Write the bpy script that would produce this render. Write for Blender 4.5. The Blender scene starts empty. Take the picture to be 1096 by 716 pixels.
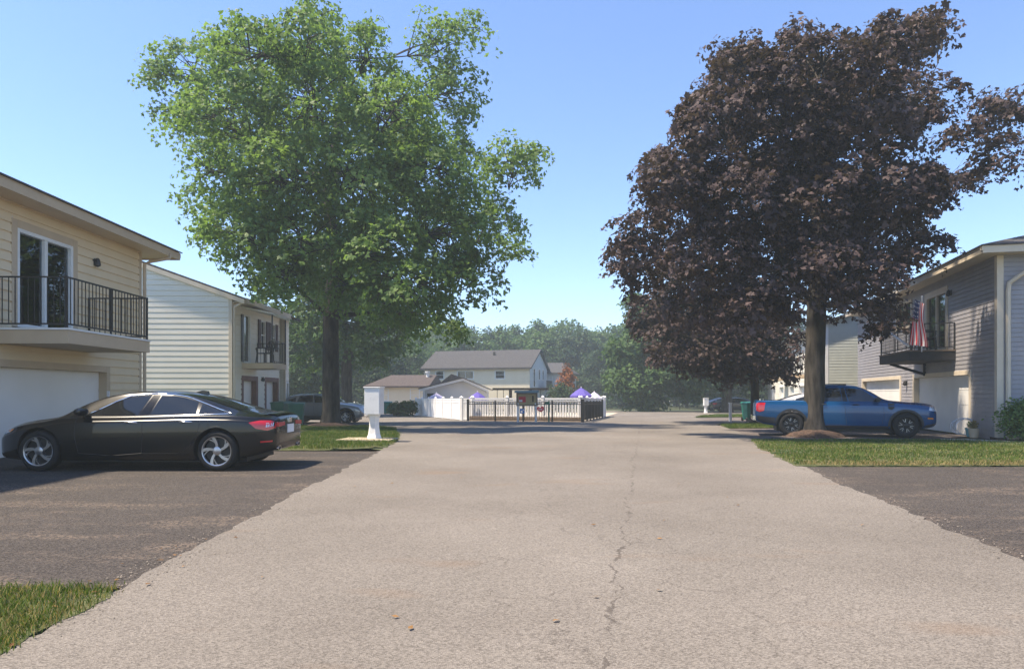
import bpy, bmesh, math, random
import numpy as np
from mathutils import Vector, Matrix, Euler
from mathutils.geometry import delaunay_2d_cdt
R = math.radians
random.seed(7)
rng = np.random.default_rng(11)
scene = bpy.context.scene
col = scene.collection

# ---------------------------------------------------------------- camera
F, CX, HY, CAMH = 731.0, 548.0, 421.0, 1.28      # photo pixels, metres
cam_d = bpy.data.cameras.new('camera'); cam = bpy.data.objects.new('camera', cam_d); col.objects.link(cam)
cam.location = (0, 0, CAMH); cam.rotation_euler = (R(90), 0, 0)
cam_d.sensor_width = 36; cam_d.lens = F / 1096 * 36; cam_d.shift_y = (HY - 358) / 1096
cam_d.clip_start = 0.05; cam_d.clip_end = 2000
scene.camera = cam
# ---------------------------------------------------------------- sky, sun, exposure
SUN_EL, SUN_AZ = 63.0, -101.0        # azimuth measured from +Y towards +X
w = bpy.data.worlds.new('World'); scene.world = w; w.use_nodes = True
nt = w.node_tree
sky = nt.nodes.new('ShaderNodeTexSky'); sky.sky_type = 'NISHITA'; sky.sun_disc = False
sky.sun_elevation = R(SUN_EL); sky.sun_rotation = R(SUN_AZ)
sky.air_density = 1.0; sky.dust_density = 0.0; sky.ozone_density = 3.4
tn = nt.nodes.new('ShaderNodeMix'); tn.data_type = 'RGBA'; tn.blend_type = 'MULTIPLY'; tn.inputs[0].default_value = 1; tn.inputs[7].default_value = (.88, .88, .97, 1)
nt.links.new(sky.outputs[0], tn.inputs[6]); nt.links.new(tn.outputs[2], nt.nodes['Background'].inputs[0]); nt.nodes['Background'].inputs[1].default_value = 0.085
sd = bpy.data.lights.new('sun', 'SUN'); sun = bpy.data.objects.new('sun', sd); col.objects.link(sun)
sd.energy = 3.2; sd.angle = R(2.0); sd.color = (1.0, 0.86, 0.68)
sv = Vector((math.sin(R(SUN_AZ)) * math.cos(R(SUN_EL)), math.cos(R(SUN_AZ)) * math.cos(R(SUN_EL)), math.sin(R(SUN_EL))))
sun.rotation_euler = sv.to_track_quat('Z', 'Y').to_euler(); sun.location = (-20, 10, 40)
scene.view_settings.view_transform = 'Standard'; scene.view_settings.look = 'None'
scene.view_settings.gamma = 1; scene.view_settings.exposure = 1.8
scene.cycles.max_bounces = 8; scene.cycles.diffuse_bounces = 5; scene.cycles.transparent_max_bounces = 8
scene.cycles.volume_bounces = 1

# ---------------------------------------------------------------- projection helpers
def gz(Y): return -0.01 * max(0.0, Y - 20.0)
def P(x, y, D): return Vector(((x - CX) / F * D, D, CAMH + (HY - y) / F * D))
def G(x, y):
    p = y - HY
    D = F * CAMH / p
    if D > 20: D = F * (CAMH - 0.2) / (p - F * 0.01)
    return Vector(((x - CX) / F * D, D, gz(D)))

# ---------------------------------------------------------------- materials
def lin(c): return tuple((v / 12.92 if v <= .04045 else ((v + .055) / 1.055) ** 2.4) for v in c)
MATS = {}
def node(nt, typ, **kw):
    n = nt.nodes.new(typ)
    for k, v in kw.items():
        if k.startswith('i_'):
            key = k[2:]; key = int(key) if key.isdigit() else key
            n.inputs[key].default_value = v
        else: setattr(n, k, v)
    return n
def base(name, c, rough=.6, metal=0., spec=.5, coat=0.):
    m = bpy.data.materials.new(name); m.use_nodes = True
    b = m.node_tree.nodes['Principled BSDF']
    b.inputs['Base Color'].default_value = (*c, 1); b.inputs['Roughness'].default_value = rough
    b.inputs['Metallic'].default_value = metal; b.inputs['Specular IOR Level'].default_value = spec
    b.inputs['Coat Weight'].default_value = coat; b.inputs['Coat Roughness'].default_value = .03
    MATS[name] = m
    return m
def noisy(name, c1, c2, scale=3., rough=.7, bump=0., bscale=None, detail=5., metal=0., spec=.4, stretch=(1, 1, 1), lo=.35, hi=.65, coat=0.):
    m = base(name, c1, rough, metal, spec, coat); t = m.node_tree; L = t.links.new; b = t.nodes['Principled BSDF']
    tc = node(t, 'ShaderNodeTexCoord'); mp = node(t, 'ShaderNodeMapping'); mp.inputs['Scale'].default_value = stretch
    L(tc.outputs['Object'], mp.inputs[0])
    n = node(t, 'ShaderNodeTexNoise', i_Scale=scale, i_Detail=detail); L(mp.outputs[0], n.inputs['Vector'])
    r = node(t, 'ShaderNodeValToRGB'); r.color_ramp.elements[0].position = lo; r.color_ramp.elements[1].position = hi
    r.color_ramp.elements[0].color = (*c1, 1); r.color_ramp.elements[1].color = (*c2, 1)
    L(n.outputs['Fac'], r.inputs[0]); L(r.outputs[0], b.inputs['Base Color'])
    if bump:
        n2 = node(t, 'ShaderNodeTexNoise', i_Scale=bscale or scale * 6, i_Detail=4.); L(mp.outputs[0], n2.inputs['Vector'])
        bp = node(t, 'ShaderNodeBump', i_Strength=bump, i_Distance=.02); L(n2.outputs['Fac'], bp.inputs['Height']); L(bp.outputs[0], b.inputs['Normal'])
    return m

def asphalt(name, dark, mid, light, speck, cracks=False, stain=None):
    m = base(name, mid, .9, 0, .25); t = m.node_tree; L = t.links.new; b = t.nodes['Principled BSDF']
    tc = node(t, 'ShaderNodeTexCoord'); O = tc.outputs['Object']
    v = node(t, 'ShaderNodeTexVoronoi', i_Scale=speck); L(O, v.inputs['Vector'])
    n = node(t, 'ShaderNodeTexNoise', i_Scale=speck * 1.4, i_Detail=3.); L(O, n.inputs['Vector'])
    sep = node(t, 'ShaderNodeSeparateColor'); L(v.outputs['Color'], sep.inputs[0])
    mx = node(t, 'ShaderNodeMath', operation='MULTIPLY_ADD', i_1=.6); L(sep.outputs[0], mx.inputs[0])
    m2 = node(t, 'ShaderNodeMath', operation='MULTIPLY', i_1=.4); L(n.outputs['Fac'], m2.inputs[0]); L(m2.outputs[0], mx.inputs[2])
    r = node(t, 'ShaderNodeValToRGB'); e = r.color_ramp.elements
    e[0].position = .12; e[0].color = (*dark, 1); e[1].position = .88; e[1].color = (*light, 1)
    k = e.new(.4); k.color = (*mid, 1)
    L(mx.outputs[0], r.inputs[0])
    big = node(t, 'ShaderNodeTexNoise', i_Scale=.28, i_Detail=6., i_Roughness=.6); L(O, big.inputs['Vector'])
    rb = node(t, 'ShaderNodeValToRGB'); rb.color_ramp.elements[0].position = .3; rb.color_ramp.elements[1].position = .7
    sc = stain or ((.8, .78, .76), (1.1, 1.08, 1.05))
    rb.color_ramp.elements[0].color = (*sc[0], 1); rb.color_ramp.elements[1].color = (*sc[1], 1)
    L(big.outputs['Fac'], rb.inputs[0])
    mul = node(t, 'ShaderNodeMix', data_type='RGBA', blend_type='MULTIPLY', i_0=1.); L(r.outputs[0], mul.inputs[6]); L(rb.outputs[0], mul.inputs[7])
    out = mul.outputs[2]
    if cracks:
        sx = node(t, 'ShaderNodeSeparateXYZ'); L(O, sx.inputs[0])
        wob = node(t, 'ShaderNodeTexNoise', i_Scale=1.1, i_Detail=9., i_Roughness=.68); L(O, wob.inputs['Vector'])
        a = node(t, 'ShaderNodeMath', operation='MULTIPLY_ADD', i_1=-.195, i_2=.25); L(sx.outputs[1], a.inputs[0])
        c = node(t, 'ShaderNodeMath', operation='ADD'); L(sx.outputs[0], c.inputs[0]); L(a.outputs[0], c.inputs[1])
        d = node(t, 'ShaderNodeMath', operation='MULTIPLY_ADD', i_1=.55); L(wob.outputs['Fac'], d.inputs[0]); L(c.outputs[0], d.inputs[2])
        off = node(t, 'ShaderNodeMath', operation='SUBTRACT', i_1=.325); L(d.outputs[0], off.inputs[0])
        ab = node(t, 'ShaderNodeMath', operation='ABSOLUTE'); L(off.outputs[0], ab.inputs[0])
        wd = node(t, 'ShaderNodeTexNoise', i_Scale=5., i_Detail=3.); L(O, wd.inputs['Vector'])
        ww = node(t, 'ShaderNodeMapRange', i_1=.40, i_2=.78, i_3=.0, i_4=.022); L(wd.outputs['Fac'], ww.inputs[0])
        lt = node(t, 'ShaderNodeMath', operation='LESS_THAN'); L(ab.outputs[0], lt.inputs[0]); L(ww.outputs[0], lt.inputs[1])
        # branching hairlines close to the seam
        dis = node(t, 'ShaderNodeMix', data_type='RGBA', blend_type='ADD', i_0=.5); L(O, dis.inputs[6]); L(wob.outputs['Color'], dis.inputs[7])
        vo = node(t, 'ShaderNodeTexVoronoi', feature='DISTANCE_TO_EDGE', i_Scale=2.6); L(dis.outputs[2], vo.inputs['Vector'])
        l2 = node(t, 'ShaderNodeMath', operation='LESS_THAN', i_1=.012); L(vo.outputs['Distance'], l2.inputs[0])
        msk = node(t, 'ShaderNodeTexNoise', i_Scale=.9, i_Detail=4.); L(O, msk.inputs['Vector'])
        gt = node(t, 'ShaderNodeMath', operation='GREATER_THAN', i_1=.515); L(msk.outputs['Fac'], gt.inputs[0])
        near = node(t, 'ShaderNodeMath', operation='LESS_THAN', i_1=1.3); L(ab.outputs[0], near.inputs[0])
        mm = node(t, 'ShaderNodeMath', operation='MULTIPLY'); L(l2.outputs[0], mm.inputs[0]); L(gt.outputs[0], mm.inputs[1])
        mn = node(t, 'ShaderNodeMath', operation='MULTIPLY'); L(mm.outputs[0], mn.inputs[0]); L(near.outputs[0], mn.inputs[1])
        ms = node(t, 'ShaderNodeMath', operation='MULTIPLY', i_1=.55); L(mn.outputs[0], ms.inputs[0])
        mxx = node(t, 'ShaderNodeMath', operation='MAXIMUM'); L(lt.outputs[0], mxx.inputs[0]); L(ms.outputs[0], mxx.inputs[1])
        ck = node(t, 'ShaderNodeMath', operation='MULTIPLY', i_1=.62); L(mxx.outputs[0], ck.inputs[0])
        mc = node(t, 'ShaderNodeMix', data_type='RGBA'); L(ck.outputs[0], mc.inputs[0]); L(out, mc.inputs[6]); mc.inputs[7].default_value = (.05, .042, .036, 1)
        # rusty oil spots with their own shape
        sp = node(t, 'ShaderNodeTexNoise', i_Scale=.8, i_Detail=2.); mp = node(t, 'ShaderNodeMapping'); mp.inputs['Scale'].default_value = (.6, 1.5, 1); mp.inputs['Location'].default_value = (3.7, 1.3, 0)
        L(O, mp.inputs[0]); L(mp.outputs[0], sp.inputs['Vector'])
        mr = node(t, 'ShaderNodeMapRange', i_1=.62, i_2=.74, i_3=0., i_4=.5); L(sp.outputs['Fac'], mr.inputs[0])
        ms2 = node(t, 'ShaderNodeMix', data_type='RGBA'); L(mr.outputs[0], ms2.inputs[0]); L(mc.outputs[2], ms2.inputs[6]); ms2.inputs[7].default_value = (.17, .115, .075, 1)
        out = ms2.outputs[2]
    else:
        g = node(t, 'ShaderNodeTexNoise', i_Scale=.9, i_Detail=8., i_Roughness=.7); mp = node(t, 'ShaderNodeMapping'); mp.inputs['Scale'].default_value = (.6, 1.6, 1); L(O, mp.inputs[0]); L(mp.outputs[0], g.inputs['Vector'])
        mr = node(t, 'ShaderNodeMapRange', i_1=.5, i_2=.72, i_3=0., i_4=.85); L(g.outputs['Fac'], mr.inputs[0])
        v2 = node(t, 'ShaderNodeTexVoronoi', i_Scale=speck * .55); L(O, v2.inputs['Vector'])
        s2 = node(t, 'ShaderNodeSeparateColor'); L(v2.outputs['Color'], s2.inputs[0])
        g2 = node(t, 'ShaderNodeMath', operation='GREATER_THAN', i_1=.55); L(s2.outputs[1], g2.inputs[0])
        gg = node(t, 'ShaderNodeMath', operation='MULTIPLY'); L(mr.outputs[0], gg.inputs[0]); L(g2.outputs[0], gg.inputs[1])
        mc = node(t, 'ShaderNodeMix', data_type='RGBA'); L(gg.outputs[0], mc.inputs[0]); L(out, mc.inputs[6]); mc.inputs[7].default_value = (.19, .145, .11, 1)
        out = mc.outputs[2]
    L(out, b.inputs['Base Color'])
    bp = node(t, 'ShaderNodeBump', i_Strength=.6, i_Distance=.006); L(v.outputs['Distance'], bp.inputs['Height']); L(bp.outputs[0], b.inputs['Normal'])
    return m
asphalt('road', (.086, .078, .068), (.150, .1375, .1225), (.245, .225, .20), 110, True, ((.74, .715, .69), (1.13, 1.11, 1.09)))
asphalt('drive', (.02, .0178, .017), (.043, .038, .035), (.10, .088, .078), 80)
asphalt('drive_brown', (.05, .042, .04), (.11, .095, .09), (.2, .175, .16), 60)
noisy('earth', (.035, .05, .02), (.09, .10, .045), .6, .95, .5)
noisy('turf', (.04, .06, .016), (.10, .10, .04), 1.3, .95, .8, 40)
noisy('mulch', (.03, .018, .012), (.10, .062, .045), 14, .95, 1., 60)
noisy('concrete', (.40, .34, .26), (.52, .45, .36), 5, .9, .3)
noisy('grit', (.05, .045, .04), (.22, .19, .16), 40, .9)
noisy('pad', (.34, .28, .2), (.45, .38, .28), 5, .9, .3)

def leafmat(name, c1, c2, trans=.35, rough=.5):
    m = bpy.data.materials.new(name); m.use_nodes = True; t = m.node_tree; L = t.links.new; t.nodes.clear()
    o = node(t, 'ShaderNodeOutputMaterial')
    at = node(t, 'ShaderNodeAttribute', attribute_name='tint')
    r = node(t, 'ShaderNodeValToRGB'); r.color_ramp.elements[0].color = (*c1, 1); r.color_ramp.elements[1].color = (*c2, 1)
    L(at.outputs['Fac'], r.inputs[0])
    p = node(t, 'ShaderNodeBsdfPrincipled', i_Roughness=rough); p.inputs['Specular IOR Level'].default_value = .15
    tr = node(t, 'ShaderNodeBsdfTranslucent')
    br = node(t, 'ShaderNodeMix', data_type='RGBA', blend_type='MULTIPLY', i_0=1.); L(r.outputs[0], br.inputs[6]); br.inputs[7].default_value = (1.25, 1.35, .7, 1)
    mx = node(t, 'ShaderNodeMixShader', i_0=trans)
    L(r.outputs[0], p.inputs['Base Color']); L(br.outputs[2], tr.inputs[0]); L(p.outputs[0], mx.inputs[1]); L(tr.outputs[0], mx.inputs[2]); L(mx.outputs[0], o.inputs[0])
    MATS[name] = m; return m
leafmat('leaf_green', (.08, .14, .042), (.215, .31, .105), .45)
leafmat('leaf_purple', (.04, .028, .029), (.125, .088, .085), .2, .6)
leafmat('leaf_mid', (.045, .09, .032), (.11, .18, .06), .35)
leafmat('leaf_dark', (.02, .045, .02), (.06, .10, .04), .2)
leafmat('leaf_pine', (.015, .04, .025), (.04, .08, .04), .1)
leafmat('leaf_rust', (.20, .07, .025), (.32, .13, .05), .2)
leafmat('grass', (.04, .085, .012), (.125, .165, .035), .3, .6)
leafmat('dry_grass', (.22, .17, .07), (.34, .27, .13), .3, .7)
leafmat('litter', (.10, .05, .02), (.30, .17, .07), .1, .8)
noisy('bark', (.016, .0135, .011), (.06, .052, .042), 9, .95, 1., 16, stretch=(1, 1, .22))

noisy('siding_tan', (.72, .575, .37), (.76, .61, .40), 2, .6)
noisy('siding_cream', (.75, .715, .615), (.80, .765, .66), 1.2, .6)
noisy('siding_yellow', (.76, .66, .48), (.80, .70, .52), 1, .65)
noisy('siding_blue', (.27, .265, .285), (.31, .30, .315), 2, .5)
noisy('siding_mauve', (.20, .165, .16), (.24, .2, .19), 2, .5)
noisy('siding_sage', (.46, .48, .42), (.52, .54, .47), 2, .6)
noisy('siding_grey', (.54, .56, .57), (.6, .62, .63), 1, .6)
noisy('trim_tan', (.52, .40, .265), (.56, .435, .29), 3, .55)
noisy('soffit_tan', (.56, .43, .29), (.60, .46, .31), 2, .6)
noisy('trim_cream', (.58, .5, .38), (.64, .555, .43), 2, .5)
noisy('trim_white', (.70, .70, .67), (.78, .78, .75), 2, .45)
noisy('trim_brown', (.13, .055, .045), (.17, .075, .06), 5, .6)
noisy('shutter_brown', (.06, .028, .024), (.085, .04, .034), 5, .6)
noisy('garage_white', (.82, .785, .72), (.86, .825, .76), 1.5, .5)
noisy('garage_grey', (.68, .67, .65), (.74, .73, .7), 1.5, .5)
noisy('shingle', (.03, .03, .032), (.085, .08, .08), 9, .95, .8, 30, stretch=(1, 1, 1))
noisy('shingle_brown', (.045, .035, .032), (.10, .08, .073), 9, .95, .8, 30)
base('black_metal', (.018, .017, .017), .45, 0, .5)
noisy('deck_dark', (.022, .021, .021), (.035, .033, .032), 6, .7)
noisy('vinyl_white', (.74, .74, .75), (.82, .82, .82), 2, .4)
noisy('timber', (.13, .095, .07), (.24, .18, .13), 6, .9, .5, stretch=(1, 1, 5))
base('chrome', (.75, .75, .76), .12, 1.)
base('dark_glass', (.012, .014, .016), .04, 0, .8)
base('curtain', (.75, .82, .80), .8); base('gloss_black', (.008, .008, .009), .12, 0, .4)
base('curtain_dark', (.09, .09, .08), .8)
noisy('bin_green', (.015, .11, .075), (.022, .14, .09), 4, .5)
noisy('bin_teal', (.01, .14, .10), (.015, .18, .13), 4, .5)
noisy('box_white', (.60, .61, .60), (.74, .74, .72), 4, .5, lo=.3, hi=.5)
base('umbrella_purple', (.09, .065, .32), .8); base('roof_green', (.10, .15, .13), .6); noisy('case_wood', (.22, .17, .12), (.34, .27, .2), 6, .8)
base('umbrella_pale', (.55, .5, .68), .8)
base('red_print', (.62, .03, .05), .5); base('blue_print', (.02, .13, .45), .5); base('board_tan', (.5, .38, .2), .8)
base('white_print', (.8, .8, .8), .5)
base('flag_red', (.62, .04, .055), .8); base('flag_blue', (.03, .04, .14), .8)
base('tyre', (.014, .014, .014), .75, 0, .3); base('rim_dark', (.016, .016, .017), .4, .3); base('rim_silver', (.42, .42, .43), .3, .9)
base('black_plastic', (.02, .02, .021), .55)
base('lamp_red', (.50, .012, .02), .12, 0, .6, .6); base('lamp_clear', (.55, .57, .6), .08, .3, .6, .8); base('lamp_amber', (.7, .22, .03), .2, 0, .5, .5)
base('paint_black', (.004, .004, .0045), .25, 0, .3, .5)
base('paint_blue', (.003, .06, .17), .22, .2, .4, .5)
base('paint_silver', (.28, .29, .30), .3, .6, .5, 1.)
base('paint_navy', (.03, .038, .06), .3, .2, .5, 1.)
base('paint_pale', (.5, .5, .52), .3, .3, .5, 1.)
base('teal_pot', (.2, .42, .42), .5)
def glassmat():
    m = bpy.data.materials.new('clear_glass'); m.use_nodes = True; t = m.node_tree; L = t.links.new; t.nodes.clear()
    o = node(t, 'ShaderNodeOutputMaterial'); g = node(t, 'ShaderNodeBsdfGlossy', i_Roughness=.02); g.inputs[0].default_value = (.9, .95, 1, 1)
    tr = node(t, 'ShaderNodeBsdfTransparent'); tr.inputs[0].default_value = (.72, .78, .8, 1)
    f = node(t, 'ShaderNodeFresnel', i_IOR=1.7); mx = node(t, 'ShaderNodeMixShader')
    L(f.outputs[0], mx.inputs[0]); L(tr.outputs[0], mx.inputs[1]); L(g.outputs[0], mx.inputs[2]); L(mx.outputs[0], o.inputs[0]); MATS['clear_glass'] = m
glassmat()

# ---------------------------------------------------------------- mesh helpers
def link(name, me, parent=None, smooth=None):
    o = bpy.data.objects.new(name, me); col.objects.link(o)
    if parent: o.parent = parent
    if smooth is not None:
        me.polygons.foreach_set('use_smooth', [True] * len(me.polygons)); me.set_sharp_from_angle(angle=R(smooth))
    return o
def tag(o, label=None, cat=None, group=None, kind=None):
    if label: o['label'] = label
    if cat: o['category'] = cat
    if group: o['group'] = group
    if kind: o['kind'] = kind
    return o
def empty(name, loc, rz=0., label=None, cat=None, group=None):
    o = bpy.data.objects.new(name, None); col.objects.link(o); o.empty_display_size = .2
    o.location = loc; o.rotation_euler = (0, 0, rz)
    return tag(o, label, cat, group)
def copy_tree(o, parent=None):
    c = o.copy(); col.objects.link(c)
    if parent: c.parent = parent
    for ch in list(o.children): copy_tree(ch, c)
    return c
class MB:
    def __init__(s): s.v = []; s.f = []; s.m = []; s.mi = 0; s.T = None
    def add(s, vs, fs):
        b = len(s.v)
        s.v += [tuple(s.T(*p)) if s.T else tuple(p) for p in vs]
        s.f += [[b + i for i in f] for f in fs]; s.m += [s.mi] * len(fs)
    def box(s, x0, x1, y0, y1, z0, z1):
        s.add([(x0, y0, z0), (x1, y0, z0), (x1, y1, z0), (x0, y1, z0), (x0, y0, z1), (x1, y0, z1), (x1, y1, z1), (x0, y1, z1)],
              [(3, 2, 1, 0), (4, 5, 6, 7), (0, 1, 5, 4), (1, 2, 6, 5), (2, 3, 7, 6), (3, 0, 4, 7)])
    def tube(s, pts, r, n=8, cap=True):
        pts = [Vector(p) for p in pts]; k = len(pts); rs = r if isinstance(r, (list, tuple)) else [r] * k
        vs = []; up = Vector((0, 0, 1)); prev = None
        for i, p in enumerate(pts):
            d = (pts[min(i + 1, k - 1)] - pts[max(i - 1, 0)]); d = d.normalized() if d.length > 1e-9 else Vector((0, 0, 1))
            a = prev - d * prev.dot(d) if prev is not None else (d.cross(up) if abs(d.z) < .95 else d.cross(Vector((1, 0, 0))))
            if a.length < 1e-6: a = d.orthogonal()
            a.normalize(); prev = a; b = d.cross(a)
            for j in range(n):
                t = 2 * math.pi * j / n; vs.append(p + (a * math.cos(t) + b * math.sin(t)) * rs[i])
        fs = [(i * n + j, i * n + (j + 1) % n, (i + 1) * n + (j + 1) % n, (i + 1) * n + j) for i in range(k - 1) for j in range(n)]
        if cap: fs += [tuple(range(n - 1, -1, -1)), tuple(range((k - 1) * n, k * n))]
        s.add(vs, fs)
    def bar(s, a, b, t=.03, h=None):
        a = Vector(a); b = Vector(b); d = (b - a).normalized(); h = h or t
        e = d.cross(Vector((0, 0, 1))) if abs(d.z) < .95 else Vector((1, 0, 0)); e.normalize(); g = e.cross(d)
        vs = [p + e * (sx * t / 2) + g * (sy * h / 2) for p in (a, b) for sx, sy in ((-1, -1), (1, -1), (1, 1), (-1, 1))]
        s.add(vs, [(0, 1, 2, 3), (7, 6, 5, 4), (0, 4, 5, 1), (1, 5, 6, 2), (2, 6, 7, 3), (3, 7, 4, 0)])
    def lathe(s, prof, n=24, axis='z', c=(0, 0, 0), close=False):
        vs = []
        for (r, h) in prof:
            for j in range(n):
                t = 2 * math.pi * j / n; a, b = r * math.cos(t), r * math.sin(t)
                vs.append((c[0] + a, c[1] + b, c[2] + h) if axis == 'z' else (c[0] + a, c[1] + h, c[2] + b))
        k = len(prof); fs = [(i * n + j, i * n + (j + 1) % n, (i + 1) * n + (j + 1) % n, (i + 1) * n + j) for i in range(k - 1) for j in range(n)]
        if not close: fs += [tuple(range(n - 1, -1, -1)), tuple(range((k - 1) * n, k * n))]
        s.add(vs, fs)
    def prism(s, poly, y0, y1):      # poly in (x,z), extruded in y
        n = len(poly); vs = [(p[0], y0, p[1]) for p in poly] + [(p[0], y1, p[1]) for p in poly]
        s.add(vs, [tuple(range(n)), tuple(range(2 * n - 1, n - 1, -1))] + [(i, n + i, n + (i + 1) % n, (i + 1) % n) for i in range(n)])
    def slab(s, poly, z0, z1):       # poly in (x,y)
        n = len(poly); vs = [(p[0], p[1], z0) for p in poly] + [(p[0], p[1], z1) for p in poly]
        s.add(vs, [tuple(range(n)), tuple(range(2 * n - 1, n - 1, -1))] + [(i, n + i, n + (i + 1) % n, (i + 1) % n) for i in range(n)])
    def build(s, name, mats, parent=None, smooth=None, bevel=0., fix=True):
        me = bpy.data.meshes.new(name); me.from_pydata(s.v, [], s.f)
        for m in ([mats] if isinstance(mats, str) else mats): me.materials.append(MATS[m])
        me.polygons.foreach_set('material_index', s.m)
        if fix or bevel:
            bm = bmesh.new(); bm.from_mesh(me)
            if fix: bmesh.ops.recalc_face_normals(bm, faces=bm.faces)
            if bevel: bmesh.ops.bevel(bm, geom=bm.edges[:], offset=bevel, segments=2, affect='EDGES', clamp_overlap=True, profile=.6)
            bm.to_mesh(me); bm.free()
        me.update()
        return link(name, me, parent, smooth)
def np_mesh(name, verts, faces, mat, tint=None, parent=None):
    me = bpy.data.meshes.new(name); nv, (nf, k) = len(verts), faces.shape
    me.vertices.add(nv); me.vertices.foreach_set('co', verts.astype(np.float32).ravel())
    me.loops.add(nf * k); me.loops.foreach_set('vertex_index', faces.astype(np.int32).ravel())
    me.polygons.add(nf); me.polygons.foreach_set('loop_start', np.arange(0, nf * k, k, dtype=np.int32))
    me.materials.append(MATS[mat])
    if tint is not None:
        a = me.attributes.new('tint', 'FLOAT', 'FACE'); a.data.foreach_set('value', tint.astype(np.float32))
    me.update(calc_edges=True); return link(name, me, parent)

# ---------------------------------------------------------------- ground
def sheet(name, poly, mat, z=0., kind='structure', step=None, bump=0., skirt=0.):
    """flat outline draped on the gently falling ground"""
    bm = bmesh.new(); vs = [bm.verts.new((p[0], p[1], 0)) for p in poly]; bm.faces.new(vs)
    bmesh.ops.triangulate(bm, faces=bm.faces)
    cuts = [20.]
    ys = [p[1] for p in poly]; xs = [p[0] for p in poly]
    if step:
        cuts += list(np.arange(min(ys) + step, max(ys), step))
        for c in np.arange(min(xs) + step, max(xs), step):
            bmesh.ops.bisect_plane(bm, geom=bm.verts[:] + bm.edges[:] + bm.faces[:], plane_co=(c, 0, 0), plane_no=(1, 0, 0))
    for c in cuts:
        bmesh.ops.bisect_plane(bm, geom=bm.verts[:] + bm.edges[:] + bm.faces[:], plane_co=(0, c, 0), plane_no=(0, 1, 0))
    for v in bm.verts:
        edge = v.is_boundary
        v.co.z = gz(v.co.y) + z + (0 if edge or not bump else bump * (.5 + .5 * math.sin(v.co.x * 2.1 + v.co.y) * math.cos(v.co.y * 1.7)))
    if skirt:
        r = bmesh.ops.extrude_edge_only(bm, edges=[e for e in bm.edges if e.is_boundary])
        for g in r['geom']:
            if isinstance(g, bmesh.types.BMVert): g.co.z -= skirt
    bmesh.ops.recalc_face_normals(bm, faces=bm.faces)
    me = bpy.data.meshes.new(name); bm.to_mesh(me); bm.free(); me.materials.append(MATS[mat])
    o = link(name, me); tag(o, kind=kind); return o
def ragged(poly, step=.12, amp=.018, far=24):
    out = []
    for a, b in zip(poly, poly[1:] + poly[:1]):
        a = Vector(a); b = Vector(b); L = (b - a).length; n = max(1, int(L / step)) if max(a.y, b.y) < far and min(a.y, b.y) > -2 and L < 12 else 1
        d = (b - a).normalized(); o = Vector((-d.y, d.x))
        for i in range(n):
            p = a.lerp(b, i / n); t = p.y * 1.9 + p.x
            out.append(tuple(p + o * ((.025 * math.sin(t) + .015 * math.sin(t * 3.7 + 1)) + rng.normal(0, amp)) if n > 1 and i else p))
    return out
def xy(*px): return [tuple(G(*p)[:2]) for p in px]

sheet('ground', [(-220, -60), (220, -60), (220, 300), (-220, 300)], 'earth', -.012)
roadL = [(-2.52, -14), (-2.55, 0), (-2.56, 3.5), (-2.57, 4.6), (-2.64, 6.04), (-2.76, 8.9), (-2.89, 14.4), (-2.97, 16.1), (-3.25, 18.8), (-3.8, 22), (-4.7, 26.5), (-6.2, 30.2), (-14, 37), (-34, 41), (-34, 60), (-10, 75)]
roadR = [(26, 66), (24, 56.5), (16.5, 55), (11.6, 43.5), (9.6, 33), (7.75, 23.4), (6.54, 18.45), (5.25, 13), (5.05, 11.7), (4.62, 9.65), (4.3, 7.4), (3.87, 5.15), (3.3, 0), (3.2, -14)]
sheet('road', ragged(roadL + roadR), 'road', .006)
sheet('driveway', [(-24, 4.4), (-2.4, 4.5), (-2.6, 15.1), (-6.0, 15.2), (-6.5, 19), (-10.15, 19), (-10.2, 13), (-24, 12.5)], 'drive', 0.)
sheet('driveway', [(3.3, 5), (3.0, 2), (24, -4), (26, 12), (4.6, 11.9), (4.2, 9.6)], 'drive', 0.)
sheet('driveway', [(6.3, 18.4), (8.7, 28), (17.2, 34.6), (13.72, 20.3), (11.6, 18.9)], 'drive_brown', 0.)
sheet('driveway', [(-4.4, 27), (-5.3, 29.5), (-8, 33.5), (-11.5, 35), (-12, 30.5), (-9.5, 27.6)], 'drive_brown', 0.)
sheet('driveway', [(8.3, 31), (11, 41.5), (22, 47), (19, 33)], 'drive_brown', .0)
lawn_left = [(-24, 4.42), (-3.4, 4.42), (-2.62, 4.5), (-2.5, 4.25), (-2.5, 3.4), (-2.5, 2), (-2.5, -6), (-24, -6)]
lawn_tree = [(-6.2, 15.3), (-4.2, 15.25), (-2.95, 16.1), (-3.12, 18.8), (-3.68, 22), (-4.45, 25.6), (-5.3, 27.2), (-6.4, 27.8), (-9.6, 27.2), (-10.4, 24.2), (-6.7, 23.4)]
lawn_maple = [(4.98, 11.95), (9, 12.05), (19, 12.0), (19, 13.6), (11.6, 18.2), (10.5, 18.35), (7.5, 18.3), (6.42, 18.3), (5.75, 15.8)]
lawn_left = ragged(lawn_left, .1, .03, 6); lawn_tree = ragged(lawn_tree, .15, .03, 30); lawn_maple = ragged(lawn_maple, .15, .03, 20)
lawn_far1 = [(8.2, 25.8), (9.0, 29.8), (14.8, 31), (13, 26.8)]
lawn_far2 = [(11.6, 43.0), (12.9, 46), (20, 50), (19, 44)]
sheet('lawn', lawn_left, 'turf', .01, step=.5, bump=.03, skirt=.02)
sheet('lawn', lawn_tree, 'turf', .012, step=.8, bump=.06, skirt=.03)
sheet('lawn', lawn_maple, 'turf', .012, step=.8, bump=.05, skirt=.03)
sheet('lawn', lawn_far1, 'turf', .03, skirt=.06)
sheet('lawn', lawn_far2, 'turf', .03, skirt=.06)
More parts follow.
